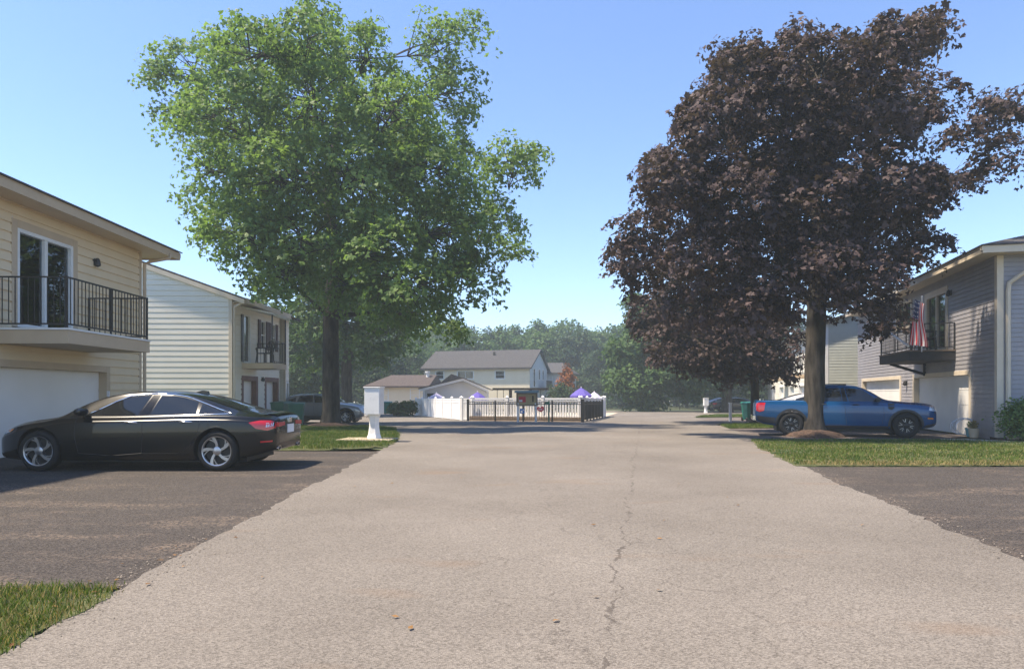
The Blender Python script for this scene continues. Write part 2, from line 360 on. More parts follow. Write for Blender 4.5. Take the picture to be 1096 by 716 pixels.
sheet('path', [(11.7, 18.6), (12.35, 18.5), (15.5, 14.95), (18.4, 12.6), (17.6, 12.6), (14.8, 14.4), (11.4, 18.2)], 'concrete', .05, skirt=.08)
sheet('flower_bed', [(13.1, 18.3), (13.62, 19.8), (13.28, 18.72), (17, 17.7), (17, 14.2), (15.55, 15.0), (13.1, 17.8)], 'mulch', .07, skirt=.1)

def inside(poly, x, y):
    p = np.array(poly); n = len(p); c = np.zeros(len(x), bool); j = n - 1
    for i in range(n):
        a = (p[i, 1] > y) != (p[j, 1] > y)
        with np.errstate(divide='ignore', invalid='ignore'):
            t = (p[j, 0] - p[i, 0]) * (y - p[i, 1]) / (p[j, 1] - p[i, 1]) + p[i, 0]
        c ^= a & (x < t); j = i
    return c
def grass(poly, n, hgt, wid, z0, clip=None, name='grass', mat='grass', patch=True):
    p = np.array(poly); lo = p.min(0); hi = p.max(0)
    if clip: lo = np.maximum(lo, clip[0]); hi = np.minimum(hi, clip[1])
    x = rng.uniform(lo[0], hi[0], n * 3); y = rng.uniform(lo[1], hi[1], n * 3); k = inside(poly, x, y)
    if patch:
        k &= (np.sin(x * 3.1 + 1.3 * np.sin(y * 2.3)) * np.cos(y * 2.7 + np.sin(x * 1.9)) + rng.normal(0, .5, len(x))) > -.75
    x = x[k][:n]; y = y[k][:n]; m = len(x); x = x + rng.normal(0, .035, m); y = y + rng.normal(0, .035, m)
    z = np.array([gz(v) for v in y]) + z0
    a = rng.uniform(0, 2 * np.pi, m); h = hgt * rng.uniform(.4, 1.25, m); ln = h * rng.uniform(.1, .9, m); b = rng.uniform(0, 2 * np.pi, m)
    wx, wy = np.cos(a) * wid / 2, np.sin(a) * wid / 2; dx, dy = np.cos(b) * ln, np.sin(b) * ln
    V = np.stack([np.stack([x - wx, y - wy, z], 1), np.stack([x + wx, y + wy, z], 1),
                  np.stack([x + wx * .7 + dx * .35, y + wy * .7 + dy * .35, z + h * .6], 1), np.stack([x - wx * .7 + dx * .35, y - wy * .7 + dy * .35, z + h * .6], 1),
                  np.stack([x + dx, y + dy, z + h], 1)], 1).reshape(-1, 3)
    b5 = np.arange(m)[:, None] * 5
    Fq = np.concatenate([np.concatenate([b5, b5 + 1, b5 + 2], 1), np.concatenate([b5, b5 + 2, b5 + 3], 1), np.concatenate([b5 + 3, b5 + 2, b5 + 4], 1)], 0)
    cl = .5 + .25 * np.sin(x * 2.7 + y) + .25 * np.cos(y * 3.3 - x * 1.1)
    ti = np.clip(cl * .6 + rng.uniform(0, .5, m), 0, 1); T = np.concatenate([ti] * 3)
    o = np_mesh(name, V, Fq, mat, T); tag(o, kind='stuff'); return o
grass(lawn_left, 14000, .048, .006, .015, ((-4.6, 2.6), (-2.4, 4.6)))
grass(lawn_left, 8000, .045, .006, .015, ((-4.6, 2.6), (-2.4, 4.6)), 'dry_grass', 'dry_grass')
grass(lawn_tree, 30000, .08, .012, .04)
grass(lawn_tree, 4000, .06, .012, .04, None, 'dry_grass', 'dry_grass')
grass(lawn_maple, 42000, .052, .012, .04)
grass([(5.1, 11.9), (19, 11.95), (19, 12.35), (5.3, 12.4)], 6000, .06, .012, .03, None, 'dry_grass', 'dry_grass')
grass(lawn_maple, 12000, .05, .012, .03, None, 'dry_grass', 'dry_grass')
grass(lawn_far1, 5000, .09, .02, .03)
grass(lawn_far2, 5000, .1, .03, .03)
# fallen leaves on the road
def litter(n):
    x = np.concatenate([rng.uniform(-2.5, 4, n), rng.uniform(-2.9, -2.4, n), rng.uniform(-6, 6, n)]); y = np.concatenate([rng.uniform(3, 12, n), rng.uniform(3, 6, n), rng.uniform(12, 30, n)]); m = len(x)
    z = np.array([gz(v) for v in y]) + .014; a = rng.uniform(0, 6.28, m); s = rng.uniform(.012, .03, m)
    V = np.stack([np.stack([x + s * np.cos(a + k * np.pi / 2) * (1 if k % 2 else .55), y + s * np.sin(a + k * np.pi / 2) * (1 if k % 2 else .55), z + rng.uniform(0, .012, m)], 1) for k in range(4)], 1).reshape(-1, 3)
    b = np.arange(m)[:, None] * 4; o = np_mesh('fallen_leaves', V, np.concatenate([b, b + 1, b + 2, b + 3], 1), 'litter', rng.uniform(0, 1, m)); tag(o, kind='stuff')
litter(25)
def grit(n):
    """loose stones along the crumbling road edges"""
    e = [(-2.56, 3.5), (-2.6, 4.8), (-2.64, 6.04), (-2.76, 8.9), (-2.89, 14.4)], [(3.87, 5.15), (4.3, 7.4), (4.62, 9.65), (5.05, 11.7)]
    V = []; Fc = []; k = 0
    for line in e:
        for _ in range(n):
            i = int(rng.integers(0, len(line) - 1)); a = np.array(line[i]); b = np.array(line[i + 1]); p = a + (b - a) * rng.uniform() + np.array([rng.normal(0, .13), 0]); s = rng.uniform(.003, .008); z = .008
            for dx, dy, dz in ((-1, -1, 0), (1, -1, 0), (1, 1, 0), (-1, 1, 0), (0, 0, 1.2)): V.append((p[0] + dx * s * rng.uniform(.6, 1.2), p[1] + dy * s * rng.uniform(.6, 1.2), z + dz * s))
            Fc += [(k, k + 1, k + 4), (k + 1, k + 2, k + 4), (k + 2, k + 3, k + 4), (k + 3, k, k + 4)]; k += 5
    tag(np_mesh('gravel', np.array(V), np.array(Fc), 'grit'), kind='stuff')
grit(420)
# ---------------------------------------------------------------- trees
def bez(a, b, c, n=7):
    return [(1 - t) ** 2 * a + 2 * t * (1 - t) * b + t * t * c for t in [i / (n - 1) for i in range(n)]]
def leaves(name, centers, normals, size, mat, tint, lobes=3, parent=None):
    """leaf blades: a fan of folded lobes per leaf"""
    n = len(centers); u = np.cross(normals, rng.normal(size=(n, 3))); u /= np.linalg.norm(u, axis=1)[:, None] + 1e-9
    v = np.cross(normals, u); s = size * rng.uniform(.65, 1.25, n)[:, None]
    V = []; angs = [0] if lobes == 1 else [-.95, 0, .95]
    for k, a in enumerate(angs):
        L = s * (1. if a == 0 else .8); d = u * math.cos(a) + v * math.sin(a); p = -u * math.sin(a) + v * math.cos(a)
        wd = .30 if lobes == 3 else .38
        V += [centers, centers + d * L * .5 + p * L * wd + normals * L * .08, centers + d * L - normals * L * .12, centers + d * L * .5 - p * L * wd + normals * L * .08]
    q = 4 * len(angs)
    V = np.stack(V, 1).reshape(-1, 3)
    b = np.arange(n)[:, None] * q
    Fq = np.concatenate([np.concatenate([b + 4 * k + i for i in range(4)], 1) for k in range(len(angs))], 0)
    return np_mesh(name, V, Fq, mat, np.concatenate([tint] * len(angs)), parent)
def make_tree(name, label, basept, lobes, trunk_r, leafmat_, nleaf, leafsize, clump=.6, group=None, cat='tree', nlobes=3, trunk_top=.8,
              lean=(0, 0), per=42, bark='bark', fork=.28, flat=.35, twigs=True):
    """lobes: list of (centre Vector, (rx, ry, rz)) in world metres"""
    base = Vector(basept); T = empty(name, base, 0, label, cat, group)
    zt = max(c.z + r[2] for c, r in lobes) - base.z; zb = min(c.z - r[2] for c, r in lobes) - base.z
    cx = sum((c.x * r[0] for c, r in lobes)) / sum(r[0] for c, r in lobes) - base.x; cy = sum(c.y for c, r in lobes) / len(lobes) - base.y
    mb = MB(); H = zt * trunk_top; zf = zt * fork
    axis = [Vector((0, 0, -.1)), Vector((.0, 0, .12)), Vector((.02, 0, .5)), Vector((lean[0] * .3, lean[1] * .3, zf * .5)), Vector((lean[0], lean[1], zf))]
    for k in range(1, 6):
        t = k / 5; axis.append(Vector((lean[0] + (cx - lean[0]) * t * .8 + .25 * math.sin(k * 2.1), lean[1] + (cy - lean[1]) * t + .25 * math.cos(k * 1.7), zf + (H - zf) * t)))
    rad = [trunk_r * 1.45, trunk_r * 1.3, trunk_r * 1.08, trunk_r * 1.0, trunk_r * .94] + [trunk_r * (.70 - .12 * k) for k in range(5)]
    rad[-1] = .04
    mb.tube(axis, rad, 14)
    def at_axis(z):
        for i in range(len(axis) - 1):
            if axis[i].z <= z <= axis[i + 1].z:
                t = (z - axis[i].z) / (axis[i + 1].z - axis[i].z); return axis[i].lerp(axis[i + 1], t), rad[i] * (1 - t) + rad[i + 1] * t
        return axis[-1], rad[-1]
    C = []; N = []; TI = []; SZ = []
    area = np.array([(r[0] * r[1] + r[1] * r[2] + r[0] * r[2]) for c, r in lobes]); share = area / area.sum()
    nodes = [(at_axis(zf * .92 + (H * .97 - zf * .92) * i / 14)[0], at_axis(zf * .92 + (H * .97 - zf * .92) * i / 14)[1], 0.) for i in range(15)]
    order = sorted(range(len(lobes)), key=lambda i: ((lobes[i][0] - base).xy - axis[4].xy).length)
    for i_ in order:
        (c, r), sh = lobes[i_], share[i_]
        c0 = c - base
        a, ra, pl_ = min(nodes, key=lambda n_: (c0 - n_[0]).length + .35 * n_[2] + (3. if n_[0].z > c0.z - .15 * (c0 - n_[0]).length else 0))
        mid = a.lerp(c0, .5) + Vector((0, 0, .10 * (c0 - a).length)) + Vector(rng.normal(0, .25, 3))
        mid = Vector((a.x + (mid.x - a.x) * 1.15, a.y + (mid.y - a.y) * 1.15, mid.z))
        d = (c0 - a).length
        pts = bez(a, mid, c0, 7); r0 = min(ra * .6, .04 + .013 * d)
        mb.tube(pts, [r0 * (1 - .8 * i / 6) for i in range(7)], 7, False)
        nodes += [(pts[i], r0 * (1 - .8 * i / 6), pl_ + d * i / 6) for i in (2, 3, 4, 5)]
        nc = max(4, int(nleaf * sh / per)); tone = rng.uniform(-.16, .16)
        for _ in range(nc):
            while True:
                q = rng.uniform(-1, 1, 3); l = np.linalg.norm(q)
                if .28 < l < 1: break
            q = q * (l ** -.35) * (rng.uniform(1., 1.38) if rng.uniform() < .24 else 1.)
            ctr = np.array(c0) + q * np.array(r)
            rs = clump * rng.uniform(.7, 1.35); k = max(6, int(per * rng.uniform(.5, 1.5)))
            out = q / np.linalg.norm(q); axn = out * .55 + np.array([0, 0, .75]) + rng.normal(0, .22, 3); axn /= np.linalg.norm(axn)
            pt = rng.normal(0, .5, (k, 3)); pt /= np.maximum(1, np.linalg.norm(pt, axis=1))[:, None]
            h = pt @ axn; pt = pt - np.outer(h, axn) * (1 - flat)
            pt[:, 2] -= .35 * (pt[:, 0] ** 2 + pt[:, 1] ** 2)
            C.append(ctr + pt * rs); SZ.append(np.full(k, rng.uniform(.75, 1.2)))
            nn = axn * .75 + rng.normal(0, .45, (k, 3)) + pt * .35; nn /= np.linalg.norm(nn, axis=1)[:, None]; N.append(nn)
            TI.append(np.clip(.45 + tone + rng.normal(0, .13) + rng.normal(0, .13, k), 0, 1))
            if twigs and rng.uniform() < .55:
                e = Vector(ctr); s = pts[int(rng.integers(3, 7))]
                mb.tube(bez(s, s.lerp(e, .5) + Vector((0, 0, .15)), e, 4), [.028, .02, .014, .008], 4, False)
    mb.build('trunk', bark, T, 50)
    leaves('crown', np.concatenate(C), np.concatenate(N), leafsize * np.concatenate(SZ)[:, None], leafmat_, np.concatenate(TI), nlobes, T)
    return T
def px_lobes(L, D, spread, dscale=1.1, shr=1.):
    """outline lobes read from the photo, each given its own depth; the crown is rounded in depth too"""
    out = []; xs = np.array([l[0] for l in L]); cx = (xs.max() + xs.min()) / 2; hw_ = (xs.max() - xs.min()) / 2
    for i, (x, y, rx, ry) in enumerate(L):
        e = math.sqrt(max(0.04, 1 - ((x - cx) / (hw_ * 1.15)) ** 2)) * spread
        for s in ((-1, 1) if e > spread * .55 and rx > 42 else ((-1) ** i * .4,)):
            d = D + s * e * rng.uniform(.55, .85); k = d / F
            q_ = k * shr; out.append((P(x, y, d), (rx * q_, (rx + ry) / 2 * q_ * dscale, ry * q_)))
    return out
LT = [(330, 42, 45, 34), (268, 62, 52, 40), (200, 66, 40, 26), (395, 62, 36, 42), (470, 55, 34, 40), (240, 120, 60, 42), (330, 110, 66, 52), (420, 120, 55, 46), (492, 100, 30, 36),
      (225, 185, 42, 42), (300, 190, 70, 55), (390, 190, 70, 52), (470, 180, 62, 46), (552, 172, 42, 28), (250, 245, 44, 38), (330, 255, 66, 46), (410, 260, 55, 42),
      (480, 250, 54, 46), (532, 230, 28, 30), (300, 292, 44, 30), (440, 312, 58, 40), (500, 300, 38, 40), (480, 345, 28, 16), (370, 305, 44, 22), (190, 128, 24, 22), (345, 16, 22, 18), (505, 30, 18, 20), (545, 265, 16, 26), (165, 70, 14, 22)]
b_ = G(354, 457.5)
make_tree('street_tree', 'tall broad green tree on mulch beside the grey mailbox box, left of the road', (b_.x, b_.y, gz(b_.y) + .1), px_lobes(LT, b_.y, 5.2, 1.1, .88), .32, 'leaf_green', 84000, .145, .64, fork=.25, trunk_top=.86)
RT = [(800, 78, 50, 32), (880, 72, 52, 40), (960, 42, 50, 24), (1008, 24, 18, 16), (762, 130, 46, 40), (840, 140, 66, 54), (930, 120, 66, 50), (996, 108, 32, 34), (1058, 122, 26, 24), (1072, 165, 20, 32),
      (1028, 196, 26, 18), (722, 190, 46, 40), (800, 210, 66, 50), (880, 220, 70, 54), (960, 205, 60, 44), (690, 250, 38, 38), (760, 270, 56, 40), (840, 285, 62, 44), (920, 285, 62, 40), (985, 265, 34, 24),
      (690, 294, 34, 22), (742, 328, 38, 24), (800, 328, 44, 26), (925, 328, 38, 20), (950, 348, 22, 16), (1084, 110, 14, 18), (665, 280, 18, 22), (850, 38, 22, 16), (1036, 146, 24, 18)]
b2 = G(871, 467)
make_tree('street_tree', 'large dark purple maple on a mulch ring in front of the blue pickup truck', (b2.x, b2.y, .08), px_lobes(RT, b2.y, 4.0, 1.1, .87), .285, 'leaf_purple', 80000, .128, .46, fork=.30, trunk_top=.86, lean=(.1, 0))
RT2 = [(742, 362, 44, 32), (790, 372, 38, 32), (702, 335, 30, 22), (770, 395, 22, 14), (832, 362, 26, 40), (720, 300, 26, 24), (780, 325, 34, 26), (838, 400, 16, 10)]
b3 = Vector(((808 - CX) / F * 32, 32, gz(32)))
make_tree('street_tree', 'smaller dark purple tree behind the tail of the blue pickup truck', b3, px_lobes(RT2, 32, 2.0), .2, 'leaf_purple', 20000, .17, .5, fork=.25)
b4 = Vector(((371 - CX) / F * 47, 47, gz(47)))
make_tree('street_tree', 'hazy green tree standing behind the trunk of the tall green tree', b4, px_lobes([(395, 350, 46, 30), (335, 345, 30, 40), (370, 330, 50, 32), (430, 335, 32, 24), (350, 390, 28, 18), (400, 375, 28, 14), (320, 320, 40, 30), (370, 290, 50, 30)], 47, 3.2), .38, 'leaf_mid', 16000, .24, .8, fork=.3)
b5 = Vector(((696 - CX) / F * 66, 66, gz(66)))
make_tree('street_tree', 'bushy green tree with low skirts standing at the end of the road', b5, px_lobes([(692, 340, 26, 20), (674, 372, 22, 24), (708, 368, 36, 32), (690, 402, 36, 24), (738, 388, 28, 34), (690, 426, 22, 12), (664, 400, 14, 18), (730, 350, 26, 26), (680, 326, 12, 12)], 66, 3.5), .3, 'leaf_mid', 20000, .34, 1.0, per=36, fork=.12)
b6 = Vector(((778 - CX) / F * 60, 60, gz(60)))
make_tree('street_tree', 'dark evergreen with a thick trunk behind the distant dark parked sedan', b6, px_lobes([(778, 370, 34, 30), (750, 392, 26, 22), (800, 390, 26, 22), (775, 340, 26, 26)], 60, 3), .45, 'leaf_dark', 9000, .3, .9, fork=.2)

# mulch rings under the two big trees
def mound(c, r, h, name, label):
    n, k = 28, 6; vs = [(0, 0, h)]; fs = []
    for i in range(1, k + 1):
        for j in range(n):
            t = 2 * math.pi * j / n; rr = r * i / k * (1 + .09 * math.sin(3 * t + 1) + .06 * math.sin(7 * t)); vs.append((rr * math.cos(t), rr * math.sin(t), h * math.cos(i / k * math.pi / 2) ** .8 + (rng.uniform(-.02, .02) if i < k else -.05)))
    fs += [(0, 1 + j, 1 + (j + 1) % n) for j in range(n)]
    for i in range(k - 1):
        fs += [(1 + i * n + j, 1 + (i + 1) * n + j, 1 + (i + 1) * n + (j + 1) % n, 1 + i * n + (j + 1) % n) for j in range(n)]
    mb = MB(); mb.add(vs, fs); o = mb.build(name, 'mulch', None, 40); o.location = c; tag(o, label, 'mulch bed', None, 'structure'); del o['category']; del o['label']
mound((b_.x, b_.y, gz(b_.y) + .03), 1.15, .2, 'mulch_ring', 'x'); mound((b2.x, b2.y, .03), .92, .2, 'mulch_ring', 'x')

# wooded line in the distance: every tree its own, four growth forms
def form(kind, H):
    L = []
    if kind == 'pine':
        for i in range(9):
            t = i / 8; r = H * (.20 * (1 - t) + .03)
            for s in range(3 if t < .8 else 1):
                a = s * 2.1 + i; L.append((Vector((r * .6 * math.cos(a), r * .6 * math.sin(a), H * (.12 + .84 * t))), (r * .8, r * .8, H * .06)))
    else:
        k = 13 if kind == 'round' else 10
        for i in range(k):
            t = i / (k - 1); a = i * 2.4; rr = H * (.24 if kind == 'round' else .15) * math.sin(math.pi * (.22 + .66 * t)) ; s = H * rng.uniform(.11, .17)
            L.append((Vector((rr * math.cos(a), rr * math.sin(a), H * (.2 + .72 * t))), (s, s, s * .85)))
    return L
protos = {}
FL = {'round': ('hazy round topped tree in the wooded line beyond the pool', 'leaf_mid'), 'tall': ('hazy tall narrow tree in the wooded line beyond the pool', 'leaf_mid'),
      'pine': ('hazy dark conifer in the wooded line beyond the pool', 'leaf_pine'), 'dark': ('hazy dark leafy tree in the wooded line beyond the pool', 'leaf_dark')}
def far_tree(kind, x, y, H):
    if kind not in protos:
        shape = {'dark': 'round'}.get(kind, kind)
        o = make_tree('woodland_tree', FL[kind][0], (0, 0, 0), form(shape, 14.), .25, FL[kind][1], 6500, .55, 1.3, 'trees of the far wood', nlobes=1, per=30, fork=.16, twigs=False)
        protos[kind] = o
    else: o = copy_tree(protos[kind])
    o.location = (x, y, gz(y)); s = H / 14.; o.scale = (s * rng.uniform(.9, 1.2), s * rng.uniform(.9, 1.2), s); o.rotation_euler = (0, 0, rng.uniform(0, 6.28))
kinds = ['round', 'tall', 'pine', 'dark', 'round', 'pine', 'dark', 'tall']
line = [(px, rng.uniform(104, 118)) for px in range(300, 790, 17)] + [(px, rng.uniform(122, 140)) for px in range(290, 800, 24)]
for i, (px, D) in enumerate(line):
    top = {0: 352, 1: 346, 2: 362, 3: 356, 4: 366}[int(rng.integers(0, 5))] + (4 if D < 120 else -3)
    if px < 430: top += 4
    if 470 < px < 600: top += 2
    far_tree(kinds[int(rng.integers(0, 8))], (px - CX) / F * D, D, (HY - top) / F * D + CAMH - gz(D))
for px, D, top, k in [(318, 58, 350, 'dark'), (345, 70, 345, 'dark'), (300, 74, 335, 'dark'), (400, 78, 366, 'dark'), (425, 84, 372, 'pine'), (445, 92, 372, 'tall'), (330, 84, 340, 'round'), (660, 92, 372, 'pine'), (640, 100, 376, 'dark'), (755, 86, 350, 'dark'), (735, 95, 355, 'round'), (790, 100, 345, 'dark'), (820, 95, 340, 'round'), (280, 90, 340, 'round'), (250, 95, 345, 'dark'), (855, 100, 345, 'dark')]:
    far_tree(k, (px - CX) / F * D, D, (HY - top) / F * D + CAMH - gz(D))

# shrubs
def shrub(label, c, r, mat, n, size, group=None, name='shrub', k=9):
    L = []
    for i in range(k):
        a = rng.uniform(0, 6.28); q = rng.uniform(.1, .62); L.append((Vector(c) + Vector((r[0] * q * math.cos(a), r[1] * q * math.sin(a), r[2] * rng.uniform(.35, .68))), (r[0] * .45, r[1] * .45, r[2] * .33)))
    return make_tree(name, label, c, L, .03, mat, n, size, r[2] * .22, group, 'shrub', 1, .7, per=25, fork=.15, twigs=False)
g = G(1100, 474); shrub('round clipped green shrub against the blue grey gable wall', (13.72, 17.6, .05), (1.15, .66, 1.2), 'leaf_green', 12000, .07)
D = 46
for i, (px, w_, h_) in enumerate([(424, .75, 1.0), (437, .8, 1.1)]):
    shrub(['leafy green bush nearest the low house wall window', 'leafy green bush touching the white vinyl fence end'][i], ((px - CX) / F * D, D, gz(D)), (w_, .6, h_), 'leaf_mid', 2200, .14)
D = 62; shrub('dark green conical bush beside the rust brown young tree', ((600 - CX) / F * D, D, gz(D)), (1.9, 1.6, 2.9), 'leaf_dark', 3000, .2)
D = 64; T = make_tree('dying_tree', 'young rust brown conifer behind the white pool fence', ((606 - CX) / F * D, D, gz(D)), [(Vector(((606 - CX) / F * D, D, z)), (r, r, .55)) for z, r in [(1.2, 1.2), (1.9, 1.0), (2.5, .8), (3.1, .6), (3.6, .35)]], .07, 'leaf_rust', 2600, .2, .45, nlobes=1, per=25, fork=.15, twigs=False)
D = 40; shrub('pale young bush behind the silver car next to the trunk', ((343 - CX) / F * D, D + 2, gz(D)), (.6, .5, 2.0), 'leaf_green', 900, .13)
# ---------------------------------------------------------------- buildings
def siding(mb, tf, u0, u1, z0, z1, pitch, lap=.016, clip=None):
    """clapboards: each course leans out at its lower edge; clip(z) gives the u range of a gable"""
    k = math.floor(z0 / pitch + 1e-6); z = k * pitch
    while z < z1 - 1e-4:
        a, b = max(z, z0), min(z + pitch, z1)
        if clip:
            (ua, va), (ub, vb) = clip(a), clip(b)
            ua, ub = max(u0, ua), max(u0, ub); va, vb = min(u1, va), min(u1, vb)
        else: ua = ub = u0; va = vb = u1
        if va - ua > .005:
            if vb < ub: ub = vb = (ub + vb) / 2
            c = max(a, min(b, z + pitch * .80)); t = (c - a) / (b - a); uc = ua + (ub - ua) * t; vc = va + (vb - va) * t
            mb.add([tf(ua, .0, a), tf(va, .0, a), tf(va, lap, a), tf(ua, lap, a), tf(vc, lap * .75, c), tf(uc, lap * .75, c), tf(vc, .002, c), tf(uc, .002, c), tf(vb, .0, b), tf(ub, .0, b)],
                   [(0, 1, 2, 3), (3, 2, 4, 5), (5, 4, 6, 7), (7, 6, 8, 9)])
        z += pitch
def wall(mb, tf, u0, u1, z0, z1, pitch, holes, lap=.016):
    us = sorted({u0, u1} | {v for h in holes for v in h[:2] if u0 < v < u1})
    for a, b in zip(us, us[1:]):
        hs = sorted([(h[2], h[3]) for h in holes if h[0] < b - 1e-6 and h[1] > a + 1e-6]); z = z0
        for lo, hi in hs:
            if lo > z: siding(mb, tf, a, b, z, lo, pitch, lap)
            z = max(z, hi)
        if z < z1: siding(mb, tf, a, b, z, z1, pitch, lap)
ID = lambda u, y, z: (u, y, z)
def frame_rect(mb, u0, u1, z0, z1, w_, y0, y1, bottom=True):
    mb.box(u0, u0 + w_, y0, y1, z0, z1); mb.box(u1 - w_, u1, y0, y1, z0, z1); mb.box(u0 + w_, u1 - w_, y0, y1, z1 - w_, z1)
    if bottom: mb.box(u0 + w_, u1 - w_, y0, y1, z0, z0 + w_)
def window(parent, u0, u1, z0, z1, fmat, fw=.07, sash=2, name='window', curtain=None):
    m = MB(); frame_rect(m, u0, u1, z0, z1, fw, -.09, .045); mid = (u0 + u1) / 2
    if sash == 2: m.box(mid - .025, mid + .025, -.07, .02, z0 + fw, z1 - fw)
    elif sash == 'h': m.box(u0 + fw, u1 - fw, -.07, .02, (z0 + z1) / 2 - .02, (z0 + z1) / 2 + .02)
    f = m.build(name, fmat, parent, bevel=.004)
    p = MB(); p.box(u0 + fw, u1 - fw, -.06, -.05, z0 + fw, z1 - fw); p.build('pane', 'dark_glass', f)
    return f
def sliding_door(parent, u0, u1, z0, z1, fmat, trim, tw=.12):
    m = MB(); frame_rect(m, u0 - tw, u1 + tw, z0, z1 + tw, tw, 0, .035, False); m.build('door_trim', trim, parent, bevel=.005)
    m = MB(); frame_rect(m, u0, u1, z0, z1, .075, -.1, .03); mid = (u0 + u1) / 2
    m.box(mid - .05, mid + .05, -.09, .015, z0 + .075, z1 - .075)
    d = m.build('sliding_door', fmat, parent, bevel=.004)
    p = MB(); p.box(u0 + .075, mid - .05, -.055, -.048, z0 + .075, z1 - .075); p.box(mid + .05, u1 - .075, -.055, -.048, z0 + .075, z1 - .075); p.build('pane', 'clear_glass', d)
    # room behind: dark back and gathered curtains
    q = MB(); q.box(u0, u1, -1.6, -1.55, z0, z1); q.box(u0 - .02, u0, -1.6, -.1, z0, z1); q.box(u1, u1 + .02, -1.6, -.1, z0, z1); q.box(u0, u1, -1.6, -.1, z0 - .02, z0); q.box(u0, u1, -1.6, -.1, z1, z1 + .02); q.build('room', 'curtain_dark', d)
    def drape(a, b, mat):
        n = 40; vs = []
        for i in range(n + 1):
            u = a + (b - a) * i / n; y = -.17 + .035 * math.sin(i * 1.25)
            vs += [(u, y, z0 + .03), (u, y, z1 - .05)]
        c = MB(); c.add(vs, [(2 * i, 2 * i + 2, 2 * i + 3, 2 * i + 1) for i in range(n)]); c.build('curtain', mat, d, 60)
    drape(mid + .3, u1 - .08, 'curtain'); drape(mid - .35, mid - .05, 'curtain')
    return d
def garage(parent, u0, u1, z1, gmat, trim, tw=.14, rows=4, recess=.16, z0=0.):
    m = MB(); frame_rect(m, u0 - tw, u1 + tw, z0, z1 + tw, tw, -recess, .04, False); m.build('garage_frame', trim, parent, bevel=.006)
    m = MB(); h = (z1 - z0) / rows
    for r in range(rows):
        m.box(u0, u1, -recess - .05, -recess, z0 + r * h + .010, z0 + (r + 1) * h - .010)
    m.box(u0, u1, -recess - .05, -recess - .012, z0, z1)
    return m.build('garage_door', gmat, parent)
def railing(parent, path, zb, zt, sp=.115, mat='black_metal', post=.035, bal=.014):
    """path: list of (u, y) corners"""
    m = MB()
    for (a, b) in zip(path, path[1:]):
        a = Vector((*a, 0)); b = Vector((*b, 0)); L = (b - a).length; n = max(2, int(L / sp))
        for z in (zt, zb + .08): m.bar(a + Vector((0, 0, z)), b + Vector((0, 0, z)), .03, .03)
        for i in range(1, n):
            p = a.lerp(b, i / n); m.bar(p + Vector((0, 0, zb + .08)), p + Vector((0, 0, zt - .015)), bal)
    for p in path: m.bar((p[0], p[1], zb), (p[0], p[1], zt + .02), post)
    for (a, b) in zip(path, path[1:]):
        L = (Vector(b) - Vector(a)).length
        if L > 2.2:
            p = Vector(a).lerp(Vector(b), .5); m.bar((p.x, p.y, zb), (p.x, p.y, zt), post * .85)
    return m.build('railing', mat, parent)
def wall_lamp(parent, u, z, mat='black_metal'):
    m = MB(); m.box(u - .05, u + .05, 0.003, .03, z - .09, z + .09); m.tube([(u, .03, z), (u, .07, z + .06), (u, .09, z + .02)], .012, 6)
    m.lathe([(.05, .0), (.075, -.10), (.07, -.14), (.02, -.17)], 12, 'z', (u, .09, z + .06)); m.lathe([(.02, .03), (.055, 0)], 12, 'z', (u, .09, z + .07))
    return m.build('wall_lamp', mat, parent)
def gutter_run(mb, a, b, s=.12):
    a = Vector(a); b = Vector(b); d = (b - a).normalized(); o = Vector((d.y, -d.x, 0))
    prof = [(0, 0), (.8, 0), (1.05, .55), (1.15, 1.), (1.0, 1.), (.9, .6), (.7, .12), (.1, .12), (.1, 1.), (0, 1.)]
    vs = []
    for p in (a, b): vs += [p + o * (q[0] * s) + Vector((0, 0, q[1] * s)) for q in prof]
    n = len(prof); mb.add(vs, [(i, (i + 1) % n, n + (i + 1) % n, n + i) for i in range(n)] + [tuple(range(n)), tuple(range(2 * n - 1, n - 1, -1))])

# ---- left tan house: local x runs towards the camera from the far corner, y out to the road
A1 = R(-89)
H1 = empty('townhouse', (-10.07, 18.5, 0), A1, 'tan sided townhouse with a black railed balcony above a white garage door', 'house')
m = MB(); L1 = 12.0
holes1 = [(1.50, 9.5, 0, 1.90), (2.81, 4.89, 2.60, 4.76)]
wall(m, ID, 0, L1, 0, 5.1, .195, holes1, .03)
m.box(0.002, L1, -9, -1.7, 0, 5.1); m.box(0.002, L1, -1.7, -.2, 0, 2.5)
m.box(0.002, 2.7, -1.7, -.01, 2.5, 5.1); m.box(5.0, L1, -1.7, -.01, 2.5, 5.1); m.box(.002, 1.4, -.25, -.01, 0, 2.5); m.box(9.6, L1, -.25, -.01, 0, 2.5); m.box(1.4, 9.6, -.25, -.01, 2.0, 2.5)
m.build('wall', 'siding_tan', H1)
m = MB(); m.box(-.02, .1, -.05, .03, 0, 5.09); m.build('corner_trim', 'trim_tan', H1, bevel=.005)
garage(H1, 1.64, 9.36, 1.80, 'garage_white', 'trim_tan', .15, 4)
sliding_door(H1, 2.95, 4.75, 2.62, 4.62, 'trim_white', 'trim_tan', .16)
m = MB(); m.box(-.9, L1, -.0, .62, 5.10, 5.125); m.box(-.9, 0, -9, 0, 5.1, 5.125); m.build('soffit', 'soffit_tan', H1)
m = MB(); m.box(-.9, L1, .62, .645, 5.06, 5.26); m.box(-.925, -.9, -4.5, .645, 5.06, 5.26); m.build('fascia', 'trim_tan', H1)
m = MB(); gutter_run(m, (-.95, .648, 5.12), (L1, .648, 5.12), .125); m.build('gutter', 'trim_tan', H1, 30)
m = MB(); m.prism([(0, 0), (1, 0), (1, 1)], 0, 1); m = MB()
